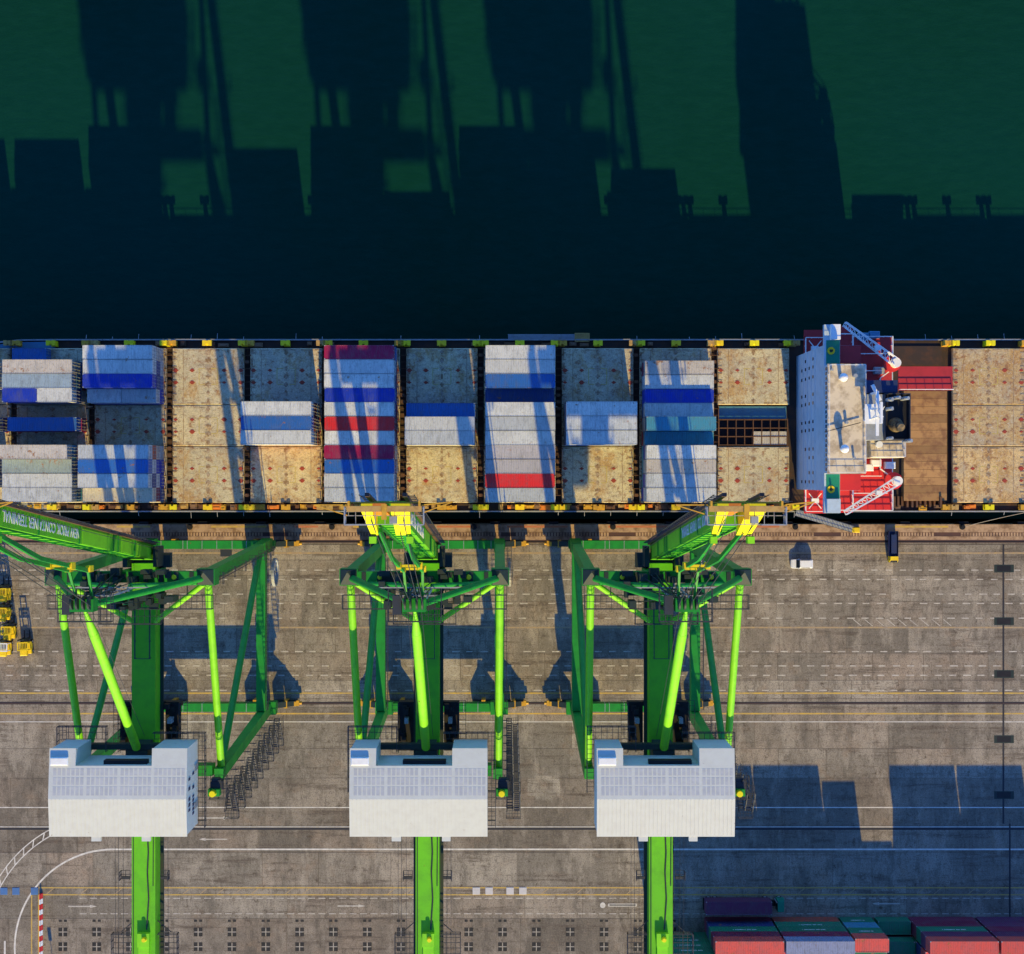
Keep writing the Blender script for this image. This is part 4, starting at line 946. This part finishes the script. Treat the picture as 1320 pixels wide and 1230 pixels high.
    for s in (1, -1):
        o = bpy.data.objects.new('boom_lettering', tm); col.objects.link(o); o.parent = bm_
        # east side reads from hinge to tip, west side from tip to hinge; up = land side (S)
        ex = a if s > 0 else -a; ez = X*s; ey = S
        base = bp(34.0 if s > 0 else 59.5, s*1.62, -.72) + OFF
        o.matrix_local = Matrix.Translation(base) @ Matrix((( ex.x, ey.x, ez.x, 0), (ex.y, ey.y, ez.y, 0), (ex.z, ey.z, ez.z, 0), (0,0,0,1))) @ Matrix.Diagonal((k_, 1, 1, 1))
    # tip
    q = MB()
    for s in (-1, 1):
        u0, u1 = (.45, 2.3) if s > 0 else (-2.45, -1.35)
        q.hexa([bp(L-8, u0, -.9), bp(L-8, u1*.85 if s > 0 else u1, -1.0), bp(L-8, u1*.85 if s > 0 else u1, 2.1), bp(L-8, u0 if s > 0 else u0*.85, 2.1)], [bp(L-1.6, u0, -.5), bp(L-1.6, u1, -.5), bp(L-1.6, u1, .25), bp(L-1.6, u0, .25)])
    bt = pt(q, 'boom_tip', 'yellow_bright', bm_)
    q = bbox(MB(), L-7, L-1.7, -1.34, -.11, -.6, .15); pt(q, 'tip_core', 'orange', bm_)
    q = MB().box(-3.6, 3.6, tp.y-.45, tp.y+.1, tp.z-.4, tp.z+.5); tb = pt(q, 'tip_beam', 'ped_rust', bm_)
    q = MB().box(-3.5, -3.3, tp.y+.11, tp.y+.6, tp.z-.2, tp.z+.7).box(3.3, 3.5, tp.y+.11, tp.y+.6, tp.z-.2, tp.z+.7).box(-3.4, 3.4, tp.y+.35, tp.y+.5, tp.z-.2, tp.z-.05).box(-.25, .25, tp.y-1.2, tp.y+.3, tp.z+.51, tp.z+.7)
    q.bar((-3.6, tp.y+.2, tp.z), (-6.8, tp.y+.2, tp.z+.3), .12).bar((3.6, tp.y+.2, tp.z), (6.6, tp.y+.5, tp.z+.3), .12).bar((-6.8, tp.y+.2, tp.z+.3), (-3.6, tp.y-.8, tp.z), .1).bar((6.6, tp.y+.5, tp.z+.3), (3.6, tp.y-.6, tp.z), .1)
    pt(q, 'tip_arm', 'gold', bm_)
    q = MB().rail([(-3.8, tp.y, tp.z-.4), (-3.8, tp.y-1.7, tp.z-.4), (-1.0, tp.y-1.7, tp.z-.4)], 1.1, .9, .1).rail([(3.8, tp.y, tp.z-.4), (3.8, tp.y-1.7, tp.z-.4), (1.5, tp.y-1.7, tp.z-.4)], 1.1, .9, .1).grid(-3.8, 3.8, tp.y-1.7, tp.y, tp.z-.45, .9, .07).box(.5, 1.2, tp.y-1.6, tp.y-.9, tp.z-.44, tp.z+.3)
    pt(q, 'tip_platform', 'galv', bm_)
    q = MB()
    for s in (-1, 1): q.box(s*1.9-.35, s*1.9+.35, tp.y-3.9, tp.y-3.2, tp.z-8.2, tp.z-7.2)
    pt(q, 'tip_sheave_box', 'crane_lime', bm_)
    # folded forestays and hoist ropes
    for s in (-1, 1):
        pt(MB().beam(bp(29, s*1.2, 4.1), bp(46, s*1.2, 3.6), .35, .5).beam(bp(46, s*1.2, 3.6), bp(61, s*1.2, 1.6), .35, .5).bar(bp(29, s*1.2, 4.1), (s*1.0, -16.0, 77.0), .3), 'forestay', 'crane')
        pt(MB().tube((s*.5, -16.0, 78.4), bp(62, s*1.0, 2.0), .05, n=6).tube((s*1.2, -16.8, 77.5), bp(66, s*1.6, 1.0), .05, n=6), 'rope', 'rail_metal')
    for l in (29, 36): pt(MB().beam(bp(l, -1.5, 3.9), bp(l+.4, 1.5, 3.9), .3, .3).box(-1.6, -1.0, bp(l,0,3.9).y-.4, bp(l,0,3.9).y+.4, bp(l,0,0).z-.5, bp(l,0,0).z+.9).box(1.0, 1.6, bp(l,0,3.9).y-.4, bp(l,0,3.9).y+.4, bp(l,0,0).z-.5, bp(l,0,0).z+.9), 'stay_pin', 'yellow', bm_)
    return root
crane = build_crane()
CXS = (-54.06, -11.7, 23.15)
tag(crane, 'green ship-to-shore crane with raised boom, standing next to the yellow forklifts', 'crane', 'quay cranes with raised booms')
crane.location.x = CXS[0]
c2 = copy_tree(crane); c2.location.x = CXS[1]; c2['label'] = 'green ship-to-shore crane with raised boom, standing between two other cranes'
c3 = copy_tree(crane); c3.location.x = CXS[2]; c3['label'] = 'green ship-to-shore crane with raised boom, standing beside the stacked yard containers'

# ------------------------------------------------------------------ yard stacks
def gx(px): return (px-CX)/6.8689
YR = [PY(1182)-1.22 - i*2.85 for i in range(5)]
def stack(pxl, row, colors, L, words, marks=(), ht=TH):
    x = gx(pxl) + (6.1 if L == 40 else 3.03); n = len(colors)
    for t, c in enumerate(colors):
        z = .002+t*ht
        o = container(c, L, (x, YR[row], z), f'{c} {"" if L == 40 else "short "}container, {tier_word(t, n) if n > 1 else "only"} tier, {words}', 'containers stacked in the yard', 0, t in marks)
        if ht > TH: o.scale = (1, 1, (ht-.003)/2.59)
stack(908, 0, ['maroon', 'navy', 'green', 'maroon', 'coral red'], 40, 'stack facing the trailer truck', (2,))
stack(994.5, 0, ['rusty red', 'green', 'green', 'maroon', 'slate'], 40, 'stack beside the truck cab', (1, 2))
stack(1081, 0, ['green', 'teal blue', 'green', 'coral red'], 20, 'stack touching the low green container', (0, 2), 2.9)
stack(1127, 0, ['green'], 20, 'between two taller yard stacks')
stack(1170, 0, ['maroon', 'maroon', 'green', 'plum', 'coral red'], 40, 'tall stack past the low green container', (2,))
stack(1257, 0, ['plum', 'plum', 'maroon', 'plum', 'coral red'], 40, 'last stack of the yard row')
stack(838, 1, ['green', 'green', 'green', 'green', 'green'], 40, 'green stack set back behind the truck trailer', (1, 2, 3, 4))
stack(1127, 1, ['maroon', 'green'], 20, 'second row, behind the low green container')
for r_ in (1, 2, 3):
    for pxl, nm in ((930 if r_ == 1 else 908, 'facing the trailer truck'), (994.5, 'beside the truck cab'), (1170, 'past the low green container')):
        stack(pxl, r_, [random.choice(('maroon', 'green', 'coral red', 'navy')) for _ in range(4)], 40, f'{ORD[r_+1]} row, stack {nm}')
for r_ in (1, 2, 3):
    stack(1081, r_, ['maroon', 'green', 'navy', 'green'], 20, f'{ORD[r_+1]} row, behind the short red topped stack'); stack(1257, r_, [random.choice(('maroon', 'plum', 'coral red', 'green')) for _ in range(4)], 40, f'{ORD[r_+1]} row, last stack of the yard')
stack(1127, 3, ['green', 'maroon', 'green', 'coral red'], 20, 'fourth row, behind the low green container')

# ------------------------------------------------------------------ vehicles
def wheel_mesh(r, wd):
    t = MB().tube((0, -wd/2, 0), (0, wd/2, 0), r, n=16).mesh('tyre'); t.materials.append(M['tyre'])
    h = MB().tube((0, -wd/2-.01, 0), (0, wd/2+.01, 0), r*.55, n=12).mesh('rim'); h.materials.append(M['galv']); return t, h
def wheels(root, pts, r, wd):
    t, h = wheel_mesh(r, wd)
    for x, y in pts: o = inst('wheel', t, root, (x, y, r)); inst('rim', h, o)
def loft(m, secs):                                    # secs: list of (x, [(y,z)...])
    n = len(secs[0][1]); vs_ = [(x, y, z) for x, pr in secs for y, z in pr]
    fs = [(i*n+j, i*n+(j+1) % n, (i+1)*n+(j+1) % n, (i+1)*n+j) for i in range(len(secs)-1) for j in range(n)]
    fs += [tuple(range(n-1, -1, -1)), tuple((len(secs)-1)*n+j for j in range(n))]
    return m.add(vs_, [f[::-1] for f in fs])
def body_sec(w0, z0, zb, w1, zt): return [(-w0, z0), (w0, z0), (w0, zb), (w1, zt), (-w1, zt), (-w0, zb)]
# white car, facing left
car = empty('parked_car', (PX(1034, 1), PY(727, 1), .003), math.pi); tag(car, 'white car parked on the quay lane near the ship gangway', 'car')
m = loft(MB(), [(-2.05, body_sec(.72, .35, .8, .70, .95)), (-1.9, body_sec(.84, .25, .85, .80, 1.0)), (-.9, body_sec(.87, .25, .88, .83, 1.02)), (1.0, body_sec(.87, .25, .88, .82, 1.0)), (1.75, body_sec(.84, .25, .78, .76, .88)), (2.05, body_sec(.70, .3, .62, .64, .72))])
m.build('body', M['white'], car)
m = loft(MB(), [(-1.95, body_sec(.76, .96, 1.02, .72, 1.05)), (-1.6, body_sec(.80, .96, 1.05, .64, 1.48)), (.25, body_sec(.80, .96, 1.05, .64, 1.54)), (.45, body_sec(.79, .96, 1.04, .63, 1.50)), (.5, body_sec(.79, .96, 1.03, .63, 1.46))])
m.build('cabin', M['white'], car)
loft(MB(), [(.51, body_sec(.74, .97, 1.02, .60, 1.45)), (1.1, body_sec(.76, .97, .99, .70, 1.03))]).build('windscreen', M['glass'], car)
for s in (-1, 1): MB().hexa([(-1.5, s*.805, 1.06), (.3, s*.805, 1.06), (.3, s*.79, 1.06), (-1.5, s*.79, 1.06)], [(-1.3, s*.69, 1.42), (.1, s*.69, 1.42), (.1, s*.67, 1.42), (-1.3, s*.67, 1.42)]).build('side_window', M['glass'], car); B(1.9, 2.0, *sorted((s*.45, s*.65)), .6, .72).build('headlight', M['galv'], car); B(.55, .7, *sorted((s*.86, s*1.02)), .95, 1.08).build('mirror', M['white'], car)
wheels(car, [(-1.3, .78), (-1.3, -.78), (1.3, .78), (1.3, -.78)], .31, .2)
# small navy truck with yellow cab end
tk = empty('small_truck', (PX(1151, 1), PY(705, 1), .003), -math.pi/2); tag(tk, 'dark blue flatbed truck with yellow cab parked across the crane rail', 'truck')
B(-2.9, 1.7, -.85, .85, .75, .95).build('flatbed', M['navy'], tk)
m = MB(); 
for q in ((-2.9, 1.7, -.87, -.80), (-2.9, 1.7, .80, .87), (-2.95, -2.88, -.80, .80), (1.62, 1.7, -.80, .80)): m.box(*q, .95, 1.5)
m.build('side_board', M['navy'], tk)
m = MB()
for i in range(9): x_, y_ = random.uniform(-2.5, 1.2), random.uniform(-.5, .5); m.box(x_-.2, x_+.2, y_-.15, y_+.15, .95, 1.2+random.random()*.5)
m.build('loose_cargo', M['galv'], tk)
B(-2.3, 1.2, -.5, .5, .953, 1.75).build('cargo_crate', M['navy'], tk)
loft(MB(), [(1.75, body_sec(.82, .5, 1.3, .74, 2.0)), (2.45, body_sec(.82, .5, 1.3, .74, 1.98)), (2.85, body_sec(.80, .5, 1.25, .74, 1.32))]).build('cab', M['yellow'], tk)
MB().hexa([(2.5, -.66, 1.95), (2.5, .66, 1.95), (2.46, .66, 1.93), (2.46, -.66, 1.93)][::-1], [(2.86, -.7, 1.36), (2.86, .7, 1.36), (2.82, .7, 1.34), (2.82, -.7, 1.34)][::-1]).build('windscreen', M['glass'], tk)
B(-2.9, 2.6, -.4, .4, .5, .74).build('chassis', M['black'], tk)
wheels(tk, [(-2.0, .7), (-2.0, -.7), (2.1, .7), (2.1, -.7)], .38, .24)
# yard tractor with trailer and container
yx, yy = PX(953, 4), PY(1171.5, 4)
tr = empty('terminal_tractor', (yx, yy, .003)); tag(tr, 'green terminal tractor with long trailer parked in the shade before the yard stacks', 'truck')
B(-6.3, 6.2, -1.1, 1.1, 1.0, 1.3).build('trailer', M['black'], tr); B(4.4, 8.6, -.5, .5, .6, .98).build('chassis', M['black'], tr)
loft(MB(), [(7.35, body_sec(1.1, .7, 1.8, 1.02, 2.9)), (8.5, body_sec(1.1, .7, 1.8, 1.0, 2.85)), (8.8, body_sec(1.05, .7, 1.6, 1.0, 1.75))]).build('cab', M['green_pad'], tr)
B(7.28, 7.34, -.8, .8, 1.6, 2.6).build('rear_window', M['glass'], tr); MB().tube((7.1, .9, 1.0), (7.1, .9, 3.3), .09, n=8).build('exhaust', M['galv'], tr)
wheels(tr, [(-5.2, .9), (-5.2, -.9), (-4.0, .9), (-4.0, -.9), (5.4, .9), (5.4, -.9), (8.0, .95), (8.0, -.95)], .5, .35)
container('plum', 40, (yx, yy, 1.308), 'dark purple container riding on the terminal tractor trailer', None)
# forklifts
def forklift(guard):
    r = empty('forklift')
    MB().bev(-.85, .85, -1.3, .55, .35, 1.0, .08).build('chassis', M['yellow'], r)
    MB().bev(-.80, .35, -1.55, -.35, 1.0, 1.55, .15).build('counterweight', M['yellow'], r)
    m = MB()
    for x in (-.8, .8):
        for y in (-.6, .55): m.beam((x, y, 1.0), (x*.95, y*.9, 2.25), .12, .12)
        m.beam((x*.95, -.6, 2.27), (x*.95, .6, 2.27), .14, .1)
    for i in range(7): x = -.7+i*.233; m.box(x-.035, x+.035, -.55, .55, 2.24, 2.30)
    m.box(-.83, .83, .52, .66, 2.2, 2.34).box(-.83, .83, -.66, -.52, 2.2, 2.34); m.build('overhead_guard', M[guard], r)
    m = MB()
    for x in (-.42, .42): m.box(x-.09, x+.09, .95, 1.15, .15, 3.0)
    for z in (.5, 1.7, 2.9): m.box(-.33, .33, .98, 1.1, z, z+.12)
    m.build('mast', M['crane_dark'], r)
    m = MB()
    for x in (-.4, .4): m.box(x-.07, x+.07, 1.16, 2.35, .12, .18); m.box(x-.07, x+.07, 1.16, 1.22, .18, .9)
    m.build('fork', M['black'], r); MB().bev(-.3, .3, -.3, .2, 1.0, 1.35, .06).build('seat', M['black'], r)
    t, h = wheel_mesh(.34, .25); t2 = t
    for x in (-.78, .78):
        for y in (-.95, .55):
            o = inst('wheel', t, r, (x, y, .34), math.pi/2); inst('rim', h, o)
    return r
fk = forklift('yellow'); fpos = [(6, 763), (6, 788), (12.5, 812), (33.5, 832), (7, 833)]
flab = ['yellow forklift at the ship end of the parked column', 'yellow forklift second from the ship in the parked column', 'yellow forklift third from the ship in the parked column', 'yellow forklift parked apart beside the column, nearest the crane leg', None]
for i, (a, b) in enumerate(fpos):
    if i == 4: o = forklift('white'); lb = 'yellow forklift with a white overhead guard at the rear of the column'
    else: o = fk if i == 0 else copy_tree(fk); lb = flab[i]
    o.location = (PX(a, 1), PY(b, 1), .003); o.rotation_euler = (0, 0, R(random.uniform(-3, 3))); o.scale = (1.2, 1.2, 1.2); tag(o, lb, 'forklift', 'forklifts parked on the quay')
# red and white plastic barriers
def barrier(mn):
    m = MB(); prof = [(-.30, 0), (.30, 0), (.30, .22), (.14, .42), (.10, .85), (-.10, .85), (-.14, .42), (-.30, .22)]
    n = len(prof); m.add([(x, y, z) for y in (-.46, .46) for x, z in prof], [tuple(range(n)), tuple(range(2*n-1, n-1, -1))] + [(i, n+i, n+(i+1) % n, (i+1) % n) for i in range(n)])
    me = m.mesh('traffic_barrier'); me.materials.append(M[mn]); return me
bmr, bmw = barrier('red_paint'), barrier('white')
for i in range(14):
    red = i % 2 == 0
    o = inst('traffic_barrier', bmr if red else bmw, None, (PX(53.3), PY(1154.5)-i*.985, .004))
    tag(o, f'{"red" if red else "white"} plastic barrier, {ORD[i//2+1]} {"red" if red else "white"} one counting from the yellow strip', 'barrier', f'{"red" if red else "white"} barriers in the row')
# road sign south of the frame whose shadow falls beside the barriers
sg = empty('road_sign', (PX(69), PY(1246), 0)); tag(sg, 'road sign on a grey post behind the row of barriers', 'sign')
MB().tube((0, 0, 0), (0, 0, 3.3), .05, n=8).build('post', M['galv'], sg); MB().box(-.32, .32, -.03, .0, 2.2, 3.35).build('sign_panel', M['line_white'], sg)
# bollards and mooring gear on the cope
bl = MB().tube((0,0,0), (0,0,.12), .55, n=16).tube((0,0,.12), (0,0,.55), .28, .24, 14).tube((0,0,.55), (0,0,.72), .42, .38, 14).mesh('mooring_bollard'); bl.materials.append(M['black'])
for i, px in enumerate((62, 245, 428, 611, 790, 1025, 1240)):
    tag(inst('mooring_bollard', bl, None, (PX(px), PY(679.2), .1)), 'black iron mooring bollard on the quay edge, '+('below the bow', 'beside the forklift crane', 'between the first crane and the middle crane', 'beside the middle crane legs', 'before the crane near the yard stacks', 'at the top of the gangway', 'aft of the bridge with a rope')[i], 'bollard', 'bollards along the quay edge')
# gangway from the ship
ga, gb = Vector((PX(1026, 8), SC-HB-.1, 7.9)), Vector((PX(1101), PY(683), .35))
m = MB(); d_ = (gb-ga).normalized(); s_ = d_.cross(Vector((0,0,1))).normalized()*.62
m.beam(ga, gb, 1.2, .12)
gw = m.build('gangway', M['galv']); tag(gw, 'grey metal gangway sloping from the ship bridge down to the quay', 'gangway')
m = MB().rail([ga+s_, gb+s_], 1.0, 1.4, .07).rail([ga-s_, gb-s_], 1.0, 1.4, .07); m.build('handrail', M['rail_metal'], gw)
MB().bev(gb.x-.6, gb.x+.9, gb.y-.5, gb.y+.5, .12, .75, .1).build('gangway_foot', M['yellow'], gw)
m = MB()
for i in range(40): c = ga+(gb-ga)*i/40; m.beam(c+s_*.9+Vector((0,0,.07)), c-s_*.9+Vector((0,0,.07)), .08, .04)
m.build('tread', M['rail_metal'], gw)
def rope(p, q, lab):
    p, q = Vector(p), Vector(q); m = MB(); pts = [p+(q-p)*i/12 + Vector((0,0,-1.6*math.sin(math.pi*i/12)*.5)) for i in range(13)]
    for a, b in zip(pts[:-1], pts[1:]): m.tube(a, b, .07, n=6)
    tag(m.build('mooring_rope', M['rope']), lab, 'rope')
rope((PX(-20, 8), SC-half(-88)+.1, ZD), (PX(120), PY(679.2), .62), 'long mooring rope running from the bow down to the quay bollard')
rope((PX(1330, 8), SC-HB+.1, ZD), (PX(1240), PY(679.2), .62), 'mooring rope tied to the bollard aft of the bridge')
